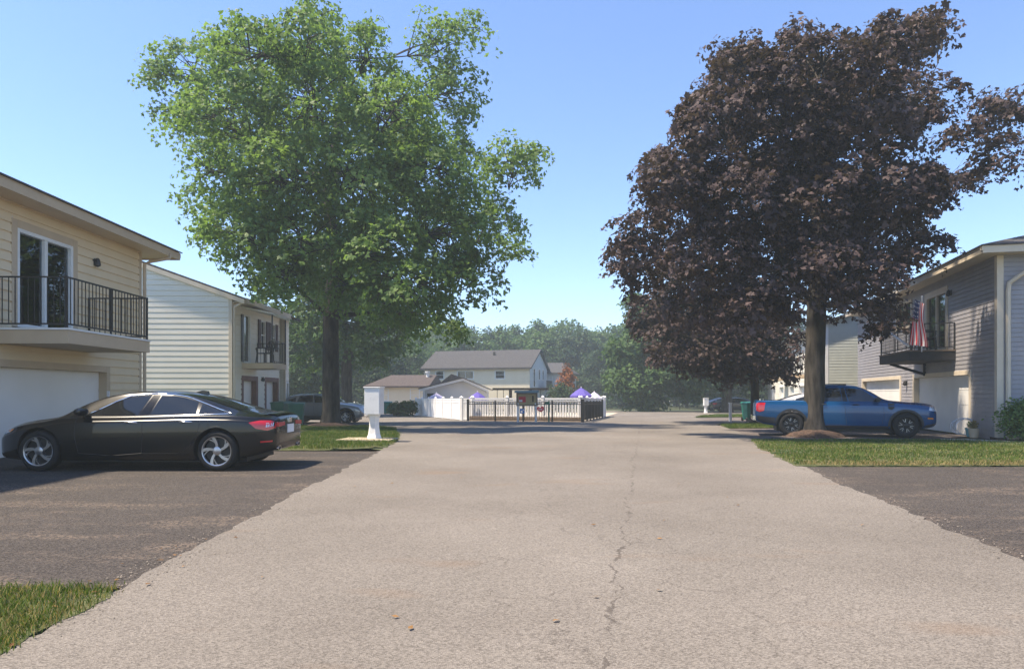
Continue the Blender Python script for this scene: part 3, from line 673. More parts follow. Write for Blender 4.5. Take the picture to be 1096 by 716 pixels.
m.add([(-.95, .70, 5.255), (L1, .70, 5.255), (L1, -4.5, 6.75), (-.95, -4.5, 6.75), (-.95, -9.7, 5.255), (L1, -9.7, 5.255), (-.95, .70, 5.285), (L1, .70, 5.285), (L1, -4.5, 6.80), (-.95, -4.5, 6.80), (-.95, -9.7, 5.29), (L1, -9.7, 5.29)],
      [(0, 1, 2, 3), (3, 2, 5, 4), (6, 9, 8, 7), (9, 10, 11, 8), (0, 6, 7, 1), (0, 3, 9, 6), (3, 4, 10, 9), (1, 7, 8, 2), (2, 8, 11, 5), (4, 5, 11, 10)]); m.build('roof', 'shingle', H1)
BY, B0, B1 = 1.45, 2.35, 5.4
m = MB(); m.box(B0, B1, .025, BY, 2.24, 2.50); m.build('balcony', 'trim_tan', H1, bevel=.006)
m = MB(); m.box(B0 - .02, B1 + .02, .026, BY + .02, 2.503, 2.54); m.build('balcony_floor', 'trim_white', H1)
railing(H1, [(B0 + .03, .05), (B0 + .03, BY - .05), (B1 - .03, BY - .05), (B1 - .03, .05)], 2.54, 3.52)
wall_lamp(H1, 2.12, 4.42)
m = MB(); m.tube([(-.3, .66, 5.13), (-.3, .66, 5.0), (-.16, .2, 4.88), (-.09, .07, 4.8), (-.09, .07, .1)], .045, 8); m.build('downspout', 'trim_tan', H1, 40)
m = MB(); m.box(1.62, 1.66, .045, .10, 1.2, 1.34); m.build('keypad', 'vinyl_white', H1, bevel=.006)

# ---- left cream house
H2 = empty('townhouse', (-10.85, 26.4, 0), A1, 'cream townhouse with brown shutters, brown garage frames and a canopied balcony', 'house')
z0 = -.15; L2 = 5.7
GX = lambda u, y, z: (y, -u, z)               # gable end facing the camera: u = distance back from the road corner
EV, PT = 5.02, .36
m = MB()
siding(m, GX, 0, 10, z0, 8.0, .21, .03, lambda z: (max(0, (z - EV) / PT), 10 - max(0, (z - EV) / PT)))
holes2 = [(-2.75, -1.05, z0, 2.0), (-5.5, -3.75, z0, 2.0), (-1.93, -1.17, 2.54, 4.48), (-3.73, -3.17, 3.22, 4.43), (-5.03, -4.47, 3.22, 4.43)]
wall(m, ID, -L2, 0, z0, EV, .21, holes2, .03)
m.box(-L2 + .02, -.02, -9.9, -.25, z0, EV); m.build('wall', 'siding_cream', H2)
m = MB(); m.box(-.09, .05, -.09, .05, z0, EV); m.build('corner_trim', 'trim_cream', H2, bevel=.005)
for a, b in ((-2.62, -1.18), (-5.36, -3.88)): garage(H2, a, b, 1.8, 'garage_white', 'trim_brown', .2, 4, .18, z0)
m = MB(); ov = .55; e0 = EV + .02 - PT * ov
for s0, s1, yA, yB in ((0, 0, ov, -5), (0, 0, -10 - ov, -5)):
    zA = e0; zB = EV + .02 + PT * 5
    m.add([(.12, yA, zA + .03), (-L2 - .2, yA, zA + .03), (-L2 - .2, yB, zB + .03), (.12, yB, zB + .03), (.12, yA, zA + .12), (-L2 - .2, yA, zA + .12), (-L2 - .2, yB, zB + .12), (.12, yB, zB + .12)], [(0, 1, 2, 3), (7, 6, 5, 4), (0, 4, 5, 1), (1, 5, 6, 2), (2, 6, 7, 3), (3, 7, 4, 0)])
m.build('roof', 'shingle', H2)
m = MB()
for yA in (ov, -10 - ov):
    zB = EV + PT * 5
    m.add([(.03, yA, e0 - .12), (.03, -5, zB - .12), (.03, -5, zB + .05), (.03, yA, e0 + .05), (.15, yA, e0 - .12), (.15, -5, zB - .12), (.15, -5, zB + .05), (.15, yA, e0 + .05)], [(0, 1, 2, 3), (7, 6, 5, 4), (0, 4, 5, 1), (1, 5, 6, 2), (2, 6, 7, 3), (3, 7, 4, 0)])
m.build('rake_board', 'trim_cream', H2)
m = MB(); m.box(-L2, .02, .0, ov, EV - .22, EV - .2); m.box(-L2, .02, ov, ov + .03, EV - .25, EV - .05); m.build('soffit', 'trim_cream', H2)
m = MB(); m.tube([(-.02, .4, 4.78), (-.02, .12, 4.62), (-.02, .1, 4.4), (-.02, .1, .1)], .05, 8); m.build('downspout', 'trim_cream', H2, 40)
c0, c1, cy = -2.75, -1.0, 1.27
m = MB(); m.box(c0, c1, .035, cy, 2.28, 2.5); m.build('balcony', 'trim_tan', H2, bevel=.005)
railing(H2, [(c0 + .03, .05), (c0 + .03, cy - .04), (c1 - .03, cy - .04)], 2.5, 3.4, .12)
m = MB(); m.add([(c0 - .1, cy + .1, 4.42), (c1 + .1, cy + .1, 4.42), (c1 + .1, .03, 4.72), (c0 - .1, .03, 4.72), (c0 - .1, cy + .1, 4.48), (c1 + .1, cy + .1, 4.48), (c1 + .1, .03, 4.78), (c0 - .1, .03, 4.78)], [(0, 1, 2, 3), (7, 6, 5, 4), (0, 4, 5, 1), (1, 5, 6, 2), (2, 6, 7, 3), (3, 7, 4, 0)])
for i in range(14): x = c0 - .05 + i * (c1 - c0 + .1) / 13; m.box(x - .02, x + .02, cy + .085, cy + .12, 4.36, 4.48)
m.build('canopy', 'trim_white', H2)
for x in (c0 + .03, c1 - .03):
    m = MB(); m.bar((x, cy - .04, 2.5), (x, cy - .04, 4.44), .045); m.build('canopy_post', 'black_metal', H2)
window(H2, -1.95, -1.15, 2.52, 4.5, 'trim_white', .07, 0, 'balcony_door')
m = MB(); m.box(-1.12, -.9, .03, .06, 2.55, 4.45); m.build('shutter', 'black_metal', H2)
for a, b in ((-3.75, -3.15), (-5.05, -4.45)):
    window(H2, a, b, 3.2, 4.45, 'trim_white', .06, 'h')
    for q in (a - .34, b + .04):
        m = MB(); m.box(q, q + .3, .03, .07, 3.2, 4.45)
        for k in range(14): m.box(q + .04, q + .26, .07, .08, 3.25 + k * .083, 3.30 + k * .083)
        m.build('shutter', 'shutter_brown', H2)
wall_lamp(H2, -3.3, 1.9)
# ---- next unit beyond it
H3 = empty('townhouse', (-10.75, 32.3, -.14), A1, 'narrow visible end of a beige townhouse beyond the cream one', 'house')
m = MB(); siding(m, GX, 0, 9, 0, 7.4, .2, .02, lambda z: (max(0, (z - 5) / .36), 9 - max(0, (z - 5) / .36))); wall(m, ID, -.6, 0, 0, 5, .2, [(-.55, -.1, 0, 2.0)], .02); m.box(-.59, -.02, -8.9, -.25, 0, 5); m.build('wall', 'siding_cream', H3)
garage(H3, -.47, -.18, 1.9, 'trim_brown', 'trim_white', .08)
m = MB(); m.box(-.1, .02, -.05, .04, 0, 5); m.build('corner_trim', 'trim_cream', H3)
m = MB()
for yA in (.5, -9.5):
    m.add([(.15, yA, 4.86), (-.8, yA, 4.86), (-.8, -4.5, 6.66), (.15, -4.5, 6.66), (.15, yA, 5.0), (-.8, yA, 5.0), (-.8, -4.5, 6.8), (.15, -4.5, 6.8)], [(0, 1, 2, 3), (7, 6, 5, 4), (0, 4, 5, 1), (1, 5, 6, 2), (2, 6, 7, 3), (3, 7, 4, 0)])
m.build('roof', 'shingle', H3)

# ---- right blue grey house: local x runs away along the facade, y out to the road
A2 = R(76)
H4 = empty('townhouse', (13.3, 18.7, 0), A2, 'blue grey sided townhouse with a dark balcony over a pale garage door', 'house')
L4, EV = 15.3, 5.06
m = MB(); PI4 = .128
holes4 = [(1.72, 7.0, 0, 1.96), (8.45, 14.5, 0, 1.96), (3.6, 5.7, 2.70, 4.76), (7.15, 9.05, 3.8, 4.8)]
wall(m, ID, 0, L4, 0, EV, PI4, holes4, .02)
GX4 = lambda u, y, z: (-y, -u, z)
siding(m, GX4, 0, 10, 0, EV, PI4, .02)
m.box(.02, L4, -9.98, -1.72, 0, EV); m.box(.02, L4, -1.7, -.3, 0, 2.6); m.box(.02, 3.5, -1.7, -.02, 2.6, EV); m.box(5.8, L4, -1.7, -.15, 2.6, EV)
m.build('wall', 'siding_blue', H4)
m = MB(); m.box(-.03, .13, -.13, .03, 0, EV - .01); m.build('corner_trim', 'trim_cream', H4, bevel=.006)
garage(H4, 1.86, 6.86, 1.84, 'garage_grey', 'trim_cream', .14, 4, .14); garage(H4, 8.6, 14.35, 1.84, 'garage_grey', 'trim_cream', .14, 4, .14)
sliding_door(H4, 3.7, 5.6, 2.72, 4.65, 'trim_cream', 'trim_cream', .13)
window(H4, 7.12, 9.08, 3.77, 4.83, 'trim_cream', .1, 2)
m = MB(); m.box(-.55, L4, 0, .55, EV, EV + .025); m.box(-.55, 0, -10.5, 0, EV, EV + .025); m.build('soffit', 'trim_cream', H4)
m = MB(); m.box(-.575, L4, .55, .575, EV - .02, EV + .17); m.box(-.575, -.55, -10.5, .55, EV - .02, EV + .17); m.build('fascia', 'trim_cream', H4)
m = MB(); gutter_run(m, (L4, .578, EV + .05), (-.58, .578, EV + .05), .12) if False else gutter_run(m, (-.58, .578, EV + .05), (L4, .578, EV + .05), .12); gutter_run(m, (-.578, -10.5, EV + .05), (-.578, .6, EV + .05), .12); m.build('gutter', 'trim_cream', H4, 30)
m = MB(); rz = EV + .17; x0, x1, y0, y1 = -.62, L4 + .4, -10.6, .62; ym = -5; rh = 1.75
m.add([(x0, y1, rz), (x1, y1, rz), (x1, y0, rz), (x0, y0, rz), (x0 + 5.5, ym, rz + rh), (x1 - .1, ym, rz + rh), (x0, y1, rz + .03), (x1, y1, rz + .03), (x1, y0, rz + .03), (x0, y0, rz + .03)],
      [(6, 7, 5, 4), (8, 9, 4, 5), (9, 6, 4), (7, 8, 5), (0, 1, 7, 6), (1, 2, 8, 7), (2, 3, 9, 8), (3, 0, 6, 9), (0, 3, 2, 1)]); m.build('roof', 'shingle', H4)
m = MB(); m.tube([(-.62, -1.1, EV + .06), (-.62, -1.1, EV - .10), (-.56, -.95, EV - .24), (-.2, -.45, EV - .6), (-.09, -.24, EV - .78), (-.075, -.22, EV - 1.0), (-.075, -.22, .25), (-.2, -.22, .12)], .06, 8); m.build('downspout', 'trim_cream', H4, 40)
BY, B0, B1 = 1.34, 2.9, 6.3
m = MB(); m.box(B0, B1, .02, BY, 2.33, 2.62); m.build('balcony', 'deck_dark', H4, bevel=.008)
m = MB(); m.box(B0 - .015, B1 + .015, .022, BY + .015, 2.623, 2.66); m.build('balcony_floor', 'timber', H4)
m = MB(); m.bar((B1 - .6, .02, 1.95), (B1 - .6, BY - .2, 2.33), .09); m.bar((B1 - .6, .03, 1.9), (B1 - .6, .03, 2.33), .09); m.build('balcony_brace', 'deck_dark', H4)
railing(H4, [(B0 + .03, .05), (B0 + .03, BY - .05), (B1 - .03, BY - .05), (B1 - .03, .05)], 2.66, 3.5, .125)
wall_lamp(H4, 3.3, 4.5); wall_lamp(H4, 7.72, 1.68)
# ---- next right row, with its gable end showing behind
H5 = empty('townhouse', (16.6, 36.2, -.16), A2, 'pale townhouse row with a sage gable showing between the maple trunk and blue house', 'house')
m = MB(); siding(m, GX4, 0, 9.5, 0, 7.5, .15, .02, lambda z: (max(0, (z - 5.1) / .36), 9.5 - max(0, (z - 5.1) / .36))); m.build('gable_wall', 'siding_sage', H5)
m = MB(); hs = [(2, 4.4, 0, 2), (6, 8.4, 0, 2), (10, 12.4, 0, 2), (2.5, 3.9, 3.2, 4.5), (7, 8.4, 3.2, 4.5), (11, 12.4, 3.2, 4.5), (15, 17.4, 0, 2), (19.5, 21.9, 0, 2), (15.5, 16.9, 3.2, 4.5), (20, 21.4, 3.2, 4.5)]
wall(m, ID, 0, 25, 0, 5.1, .2, hs, .02); m.box(.02, 24.9, -9.4, -.25, 0, 5.1); m.build('wall', 'siding_cream', H5)
for h in hs:
    if h[2] == 0: garage(H5, h[0] + .1, h[1] - .1, 1.9, 'garage_white', 'trim_white', .1)
    else: window(H5, *h, 'trim_white', .09, 'h')
m = MB(); m.box(-.03, .18, -.15, .03, 0, 5.1); m.build('corner_trim', 'trim_white', H5)
m = MB()
for yA in (.5, -10):
    m.add([(-.25, yA, 4.95), (25.2, yA, 4.95), (25.2, -4.75, 6.8), (-.25, -4.75, 6.8), (-.25, yA, 5.1), (25.2, yA, 5.1), (25.2, -4.75, 6.95), (-.25, -4.75, 6.95)], [(0, 1, 2, 3), (7, 6, 5, 4), (0, 4, 5, 1), (1, 5, 6, 2), (2, 6, 7, 3), (3, 7, 4, 0)])
m.build('roof', 'shingle', H5)
for a in (5.0, 13.6):
    m = MB(); m.box(a - 1, a + .9, .03, 1.2, 2.35, 2.55); m.build('balcony', 'trim_tan', H5); railing(H5, [(a - .97, .05), (a - .97, 1.16), (a + .87, 1.16), (a + .87, .05)], 2.55, 3.4, .13)

# ---- two storey yellow house beyond the pool: local x runs left along the front, y faces the camera
A3 = R(180 - 16)
H6 = empty('townhouse', (2.08, 80, gz(80)), A3, 'two storey pale yellow house with a grey shingle roof behind the pool', 'house')
W6, EV6, DP = 13.4, 4.85, 9.0
m = MB(); wins = [(3.0, 4.3), (6.9, 9.1), (10.7, 11.9)]
wall(m, ID, 0, W6, 0, EV6, .2, [(a, b, 3.55, 4.65) for a, b in wins], .02)
m.box(.02, W6, -DP, -.25, 0, EV6); m.build('wall', 'siding_yellow', H6)
for a, b in wins: window(H6, a, b, 3.55, 4.65, 'trim_white', .13, 2 if b - a > 2 else 'h')
m = MB(); GX6 = lambda u, y, z: (-y, -u, z)
siding(m, GX6, 0, DP, 0, 7.2, .2, .02, lambda z: (max(0, (z - EV6) / .5), DP - max(0, (z - EV6) / .5))); m.build('gable_wall', 'siding_grey', H6)  # same yellow house: the gable's shade is put into this grey colour
gw = empty('gable_windows_frame', (0, 0, 0)); bpy.data.objects.remove(gw)
for a, b, c, d in ((1.6, 2.5, 2.6, 4.9), (4.2, 5.0, 3.5, 4.9), (6.2, 7.0, 3.5, 4.9)):
    mm = MB(); mm.T = lambda x, y, z: (-y, -x, z); frame_rect(mm, a, b, c, d, .1, -.02, .05); f = mm.build('window', 'trim_white', H6)
    mm = MB(); mm.T = lambda x, y, z: (-y, -x, z); mm.box(a + .1, b - .1, .02, .03, c + .1, d - .1); mm.build('pane', 'dark_glass', f)
mm = MB(); mm.T = lambda x, y, z: (-y, -x, z); mm.box(4.2, 7.4, .03, 1.1, 2.3, 2.5); mm.build('balcony', 'deck_dark', H6)
mm = MB(); mm.T = lambda x, y, z: (-y, -x, z)
for i in range(24): mm.box(4.25 + i * .135, 4.32 + i * .135, 1.0, 1.05, 2.5, 3.4)
mm.box(4.2, 7.4, 1.0, 1.06, 3.4, 3.46); mm.build('railing', 'deck_dark', H6)
m = MB()
for yA in (.45, -DP - .45):
    zr = EV6 + .5 * DP / 2; ze = EV6 - .12
    m.add([(-.3, yA, ze), (W6 + .3, yA, ze), (W6 + .3, -DP / 2, zr), (-.3, -DP / 2, zr), (-.3, yA, ze + .2), (W6 + .3, yA, ze + .2), (W6 + .3, -DP / 2, zr + .2), (-.3, -DP / 2, zr + .2)], [(0, 1, 2, 3), (7, 6, 5, 4), (0, 4, 5, 1), (1, 5, 6, 2), (2, 6, 7, 3), (3, 7, 4, 0)])
m.build('roof', 'shingle', H6)
m = MB(); m.box(5.2, 5.45, -3.2, -2.95, 6.2, 7.0); m.build('vent_pipe', 'deck_dark', H6)
H7 = empty('townhouse', (4.7, 89.0, gz(89)), A3, 'small white wing with narrow windows right of the two storey yellow house', 'house')
m = MB(); siding(m, ID, -2.0, 3, 0, 4.6, .2, .02); m.box(-1.98, 3, -9, -.02, 0, 4.6); m.build('wall', 'siding_grey', H7)
m = MB(); siding(m, lambda u, y, z: (-2.0 - y, -u, z), 0, 9, 0, 4.6, .2, .02); m.build('side_wall', 'trim_white', H7)
for a in (-1.5, -.6):
    window(H7, a, a + .5, 2.9, 4.2, 'trim_white', .06, 0)
m = MB(); m.add([(-2.5, .5, 4.5), (3, .5, 4.5), (3, -4.5, 6), (-1, -4.5, 6), (-2.5, -9.5, 4.5), (3, -9.5, 4.5), (-2.5, .5, 4.65), (3, .5, 4.65), (3, -4.5, 6.15), (-1, -4.5, 6.15), (-2.5, -9.5, 4.65), (3, -9.5, 4.65)],
      [(0, 1, 2, 3), (3, 2, 5, 4), (0, 3, 4), (6, 9, 8, 7), (9, 10, 11, 8), (6, 10, 9), (0, 6, 7, 1), (4, 5, 11, 10), (0, 4, 10, 6), (1, 7, 8, 2), (2, 8, 11, 5)]); m.build('roof', 'shingle', H7)

# ---- low brown roofed house on the left of the pool
H8 = empty('bungalow', (P(455, 430, 66).x, 66, gz(66)), R(180 - 6), 'low house with a brown hip roof behind the green bushes', 'house')
m = MB(); siding(m, ID, 0, 5.2, 0, 2.35, .2, .02); m.box(.02, 5.18, -6, -.02, 0, 2.35); m.build('wall', 'siding_yellow', H8)
for a in (.5, 3.6): window(H8, a, a + 1.0, 1.0, 2.2, 'trim_white', .1, 'h')
m = MB(); m.add([(-.5, .5, 2.3), (6.0, .5, 2.3), (6.0, -6.5, 2.3), (-.5, -6.5, 2.3), (-.5, -3, 3.6), (4.2, -3, 3.6), (-.5, .5, 2.45), (6.0, .5, 2.45), (6.0, -6.5, 2.45), (-.5, -6.5, 2.45)],
      [(0, 3, 2, 1), (6, 7, 5, 4), (7, 8, 5), (8, 9, 4, 5), (0, 1, 7, 6), (1, 2, 8, 7), (2, 3, 9, 8), (3, 0, 6, 4, 9)]); m.build('roof', 'shingle_brown', H8)
m = MB(); m.lathe([(.16, 0), (.16, .8), (.26, .8), (.26, .95)], 10, 'z', (.3, -2.4, 3.0)); m.build('vent_pipe', 'trim_white', H8)

# ---- pool house: white gable facing the camera
D = 50; pk = P(495.6, 406, D); le = P(449, 417.5, D); re = P(523, 418.5, D)
H9 = empty('pool_house', (pk.x, D, gz(D)), 0, 'small white pool house with a grey gable roof behind the vinyl fence', 'pool house')
zp = pk.z - gz(D); zl = le.z - gz(D); zr_ = re.z - gz(D); xl, xr = le.x - pk.x, re.x - pk.x
m = MB(); m.T = lambda x, y, z: (x, y, z)
m.add([(xl + .25, .5, 0), (xr - .2, .5, 0), (xr - .2, .5, zr_ - .05), (0, .5, zp - .12), (xl + .25, .5, zl - .02), (xl + .25, 6, 0), (xr - .2, 6, 0), (xr - .2, 6, zr_ - .05), (0, 6, zp - .12), (xl + .25, 6, zl - .02)],
      [(0, 1, 2, 3, 4), (9, 8, 7, 6, 5), (0, 4, 9, 5), (1, 6, 7, 2), (2, 7, 8, 3), (3, 8, 9, 4), (0, 5, 6, 1)]); m.build('wall', 'siding_grey', H9)
def beam(mb, a, b, y0, y1, t): mb.add([(a[0], y0, a[1]), (b[0], y0, b[1]), (b[0], y0, b[1] + t), (a[0], y0, a[1] + t), (a[0], y1, a[1]), (b[0], y1, b[1]), (b[0], y1, b[1] + t), (a[0], y1, a[1] + t)], [(0, 1, 2, 3), (7, 6, 5, 4), (0, 4, 5, 1), (1, 5, 6, 2), (2, 6, 7, 3), (3, 7, 4, 0)])
m = MB(); beam(m, (xl, zl - .1), (0, zp - .1), .0, .08, .18); beam(m, (0, zp - .1), (xr, zr_ - .1), .001, .081, .18); m.build('rake_board', 'trim_white', H9)
m = MB(); beam(m, (xl - .1, zl + .08), (0, zp + .08), -.05, 7, .06); beam(m, (0, zp + .08), (xr + .1, zr_ + .08), -.05, 7, .06)
m.add([(xl * .95, 5.5, zl), (xr * .2, 5.5, zp + .0), (-1.35, 5.5, zp + .55), (xl * .95, 9, zl), (xr * .2, 9, zp), (-1.35, 9, zp + .55)], [(0, 1, 2), (5, 4, 3), (0, 2, 5, 3), (1, 4, 5, 2), (0, 3, 4, 1)]); m.build('roof', 'shingle', H9)
m = MB(); m.bar((xl + .3, .1, 0), (xl + .3, .1, zl), .12); m.build('porch_post', 'trim_white', H9)
m = MB(); m.box(xl + .5, xl + 1.15, .46, .498, .9, zl - .25); m.build('window', 'dark_glass', H9)
# ---------------------------------------------------------------- pool enclosure
def along(a, b):
    a = Vector((*a, 0)); b = Vector((*b, 0)); d = b - a; return a, d.normalized(), d.length
pa, pb, pc = (-2.3, 35.7), (3.45, 33.6), (5.55, 42.0)
deck = sheet('pool_deck', [(-7, 48.4), (-2.4, 36.3), (3.5, 34.2), (5.6, 42.4), (9, 58), (-6, 64)], 'concrete', .012)
def picket_fence(a, b, z0, z1, label, solid=False, ny=1):
    o, d, L = along(a, b); T = empty('vinyl_fence', (o.x, o.y, gz(o.y)), math.atan2(d.y, d.x), label, 'fence')
    n = max(1, round(L / 1.9)); dz = gz(b[1]) - gz(a[1]); Z = lambda x: dz * x / L
    m = MB(); m.T = lambda x, y, z: (x, y, z + Z(x))
    if solid:
        m.box(0, L, -.02, .02, z0, z1 - .06)
        k = int(L / .16)
        for i in range(k): x = (i + .5) * L / k; m.box(x - .075, x + .075, -.028, .028, z0, z1 - .2)
    else:
        k = int(L / .155)
        for i in range(k): x = (i + .5) * L / k; m.box(x - .052, x + .052, -.02, .02, z0 + .02, z1 - .2)
        for i in range(k * 2): x = (i + .5) * L / k / 2; m.box(x - .022, x + .022, -.014, .014, z1 - .2, z1 - .08)
    m.build('panel', 'vinyl_white', T)
    m = MB(); m.T = lambda x, y, z: (x, y, z + Z(x))
    for z in (z0, z1 - .24, z1 - .09): m.box(0, L, -.04, .04, z, z + .09)
    m.build('rail', 'vinyl_white', T)
    for i in range(n + 1):
        x = L * i / n; m = MB(); m.T = lambda X, Y, Z_: (X, Y, Z_ + Z(x)); m.box(x - .06, x + .06, -.065, .065, 0, z1 + .05); m.add([(x - .075, -.08, z1 + .05), (x + .075, -.08, z1 + .05), (x + .075, .08, z1 + .05), (x - .075, .08, z1 + .05), (x, 0, z1 + .13)], [(3, 2, 1, 0), (0, 1, 4), (1, 2, 4), (2, 3, 4), (3, 0, 4)]); m.build('post', 'vinyl_white', T)
    return T
picket_fence((-6.75, 48.0), (-2.75, 36.9), .03, 1.18, 'solid white vinyl fence running back beside the pool house', True)
picket_fence((-2.7, 36.75), (-2.15, 36.5), .03, 1.18, 'short solid white vinyl panel at the near pool corner', True)
picket_fence((-2.1, 36.75), (3.45, 34.9), .2, 1.2, 'white picket pool fence behind the notice board')
picket_fence((3.55, 34.95), (5.6, 42.9), .2, 1.2, 'white picket pool fence running back on the road side')
picket_fence((5.75, 43.0), (6.15, 45.2), .03, 1.25, 'tall solid white vinyl panel at the far right end of the pool fence', True)
def iron_fence(a, b, label):
    o, d, L = along(a, b); T = empty('iron_fence', (o.x, o.y, gz(o.y)), math.atan2(d.y, d.x), label, 'fence'); dz = gz(b[1]) - gz(a[1])
    m = MB(); m.T = lambda x, y, z: (x, y, z + dz * x / L); h = 1.0
    for z in (.1, h - .12, h): m.box(0, L, -.018, .018, z - .018, z + .018)
    k = int(L / .13)
    for i in range(1, k): x = i * L / k; m.box(x - .008, x + .008, -.008, .008, .1, h)
    m.build('pickets', 'black_metal', T)
    n = max(1, round(L / 1.4))
    for i in range(n + 1):
        x = L * i / n; p = MB(); z = dz * x / L; w_ = .035 if i not in (0, n) else .05; p.box(x - w_, x + w_, -w_, w_, z, z + h + (.06 if i not in (0, n) else .14)); p.build('post', 'black_metal', T)
iron_fence(pa, pb, 'black iron fence in front of the white picket fence facing the road')
iron_fence((3.52, 33.75), (5.5, 41.6), 'black iron fence running back on the road side of the pool')
o, d, L = along((-2.25, 36.4), (3.5, 34.4)); m = MB(); m.box(0, L, -.06, .06, 0, .24); e = m.build('timber_edging', 'timber', None, bevel=.01); e.location = (o.x, o.y, gz(o.y)); e.rotation_euler = (0, 0, math.atan2(d.y, d.x)); tag(e, 'brown timber edging board under the white picket fence', 'edging')
# pergola: two posts and a dark beam
D = 36.6; T = empty('swing_frame', (P(557, 440, D).x, D, gz(D)), R(-16), 'dark timber beam on two posts behind the notice board', 'frame')
m = MB(); m.box(-1.55, 1.55, -.06, .06, 1.62, 1.74); m.build('beam', 'deck_dark', T)
for x in (-.55, .55):
    m = MB(); m.box(x - .07, x + .07, -.07, .07, 0, 1.62); m.build('post', 'deck_dark', T)
for x in (-1.3, -.95, 1.1, 1.4):
    m = MB(); m.box(x - .012, x + .012, -.012, .012, .9, 1.62); m.build('hanger', 'black_metal', T)
# notice board
D = 33.4; T = empty('notice_board', (P(564, 450, D).x, D, gz(D)), R(-8), 'roofed notice board on two white legs with red and tan posters', 'notice board')
for x in (-.44, .44):
    m = MB(); m.box(x - .045, x + .045, -.045, .045, 0, .95); m.build('leg', 'vinyl_white', T)
m = MB(); frame_rect(m, -.52, .52, .80, 1.45, .06, -.07, .05); m.box(-.46, .46, -.0, .04, .86, 1.39); m.build('case', 'case_wood', T)
m = MB(); m.box(-.45, .45, -.012, -.002, .87, 1.38); m.build('backing', 'board_tan', T)
m = MB(); m.box(-.40, -.06, -.022, -.013, .98, 1.26); m.mi = 1; m.box(-.38, -.22, -.026, -.023, 1.0, 1.1); m.build('poster', ['red_print', 'white_print'], T)
m = MB(); m.box(.26, .33, -.022, -.013, 1.0, 1.3); m.build('leaflet', 'deck_dark', T)
m = MB(); m.add([(-.6, -.22, 1.44), (.6, -.22, 1.44), (.6, .16, 1.44), (-.6, .16, 1.44), (-.6, -.03, 1.56), (.6, -.03, 1.56)], [(0, 3, 2, 1), (0, 1, 5, 4), (2, 3, 4, 5), (0, 4, 3), (1, 2, 5)]); m.build('roof', 'roof_green', T)
D = 34.0
T = empty('fence_sign', (P(559, 441, D).x, D + .12, gz(D)), R(-20), 'small blue sign with a white mark on the black fence', 'sign'); m = MB(); m.box(-.12, .12, -.02, 0, .42, .66); m.mi = 1; m.box(-.07, .02, -.026, -.021, .47, .56); m.box(.03, .09, -.026, -.021, .58, .61); m.build('panel', ['blue_print', 'white_print'], T)
T = empty('fence_sign', (P(578.5, 439, D).x, D - .1, gz(D)), R(-20), 'red lobed sign with white lettering right of the notice board', 'sign'); m = MB(); m.prism([(-.2, .62), (-.2, .74), (-.1, .76), (0, .70), (.08, .80), (.17, .74), (.17, .6), (.05, .5), (-.05, .52)], -.02, 0); m.mi = 1; m.box(-.14, .1, -.026, -.021, .64, .665); m.box(-.06, .1, -.026, -.021, .59, .61); m.build('panel', ['red_print', 'white_print'], T)
D = 34.2; T = empty('gate_post', (P(587, 440, D).x, D - .35, gz(D)), 0, 'dark green gate latch post in the black pool fence', 'post'); m = MB(); m.box(-.04, .04, -.04, .04, 0, 1.05); m.box(-.2, .04, -.05, .05, .86, 1.0); m.build('post', 'bin_green', T)
def parasol(px, D, ztop, rr, mat, label):
    T = empty('parasol', ((px - CX) / F * D, D, gz(D)), .3, label, 'parasol')
    m = MB(); n = 8; h = .55; vs = [(0, 0, ztop)]
    for k, q in ((1, .5), (2, 1.)):
        vs += [(rr * q * math.cos(2 * math.pi * j / n), rr * q * math.sin(2 * math.pi * j / n), ztop - h * q ** 1.25) for j in range(n)]
    vs += [(v[0], v[1], v[2] - .14) for v in vs[1 + n:]]
    m.add(vs, [(0, 1 + j, 1 + (j + 1) % n) for j in range(n)] + [(1 + r * n + j, 1 + (r + 1) * n + j, 1 + (r + 1) * n + (j + 1) % n, 1 + r * n + (j + 1) % n) for r in range(2) for j in range(n)])
    m.build('canopy', mat, T, fix=False)
    m = MB(); m.tube([(0, 0, 0), (0, 0, ztop + .08)], .025, 8); m.build('pole', 'vinyl_white', T)
    m = MB()
    for j in range(n): a = 2 * math.pi * j / n; m.bar((0, 0, ztop - .06), (rr * .97 * math.cos(a), rr * .97 * math.sin(a), ztop - h * .97 - .03), .015)
    m.build('ribs', 'black_metal', T)
parasol(622, 47, 1.95, .82, 'umbrella_purple', 'purple parasol behind the fence right of the yellow house')
parasol(636, 54, 1.75, .7, 'umbrella_pale', 'pale faded parasol behind the far right fence corner')
parasol(511, 44, 1.62, .75, 'umbrella_purple', 'purple parasol in front of the pool house gable')
parasol(467, 49, 1.6, .85, 'umbrella_pale', 'faded lilac parasol at the left end of the pool house')
# far chain link enclosure past the road's end
T = empty('chain_fence', (P(650, 430, 76).x, 76, gz(76)), R(-4), 'long dark chain link fence in front of the wood at the road end', 'fence')
m = MB()
for z in (.05, .9, 1.75): m.box(0, 16, -.02, .02, z, z + .05)
for i in range(160): m.box(i * .1, i * .1 + .012, -.006, .006, .05, 1.75)
m.build('mesh', 'black_metal', T)
for i in range(7): m = MB(); m.box(i * 2.65 - .03, i * 2.65 + .03, -.03, .03, 0, 1.85); m.build('post', 'black_metal', T)

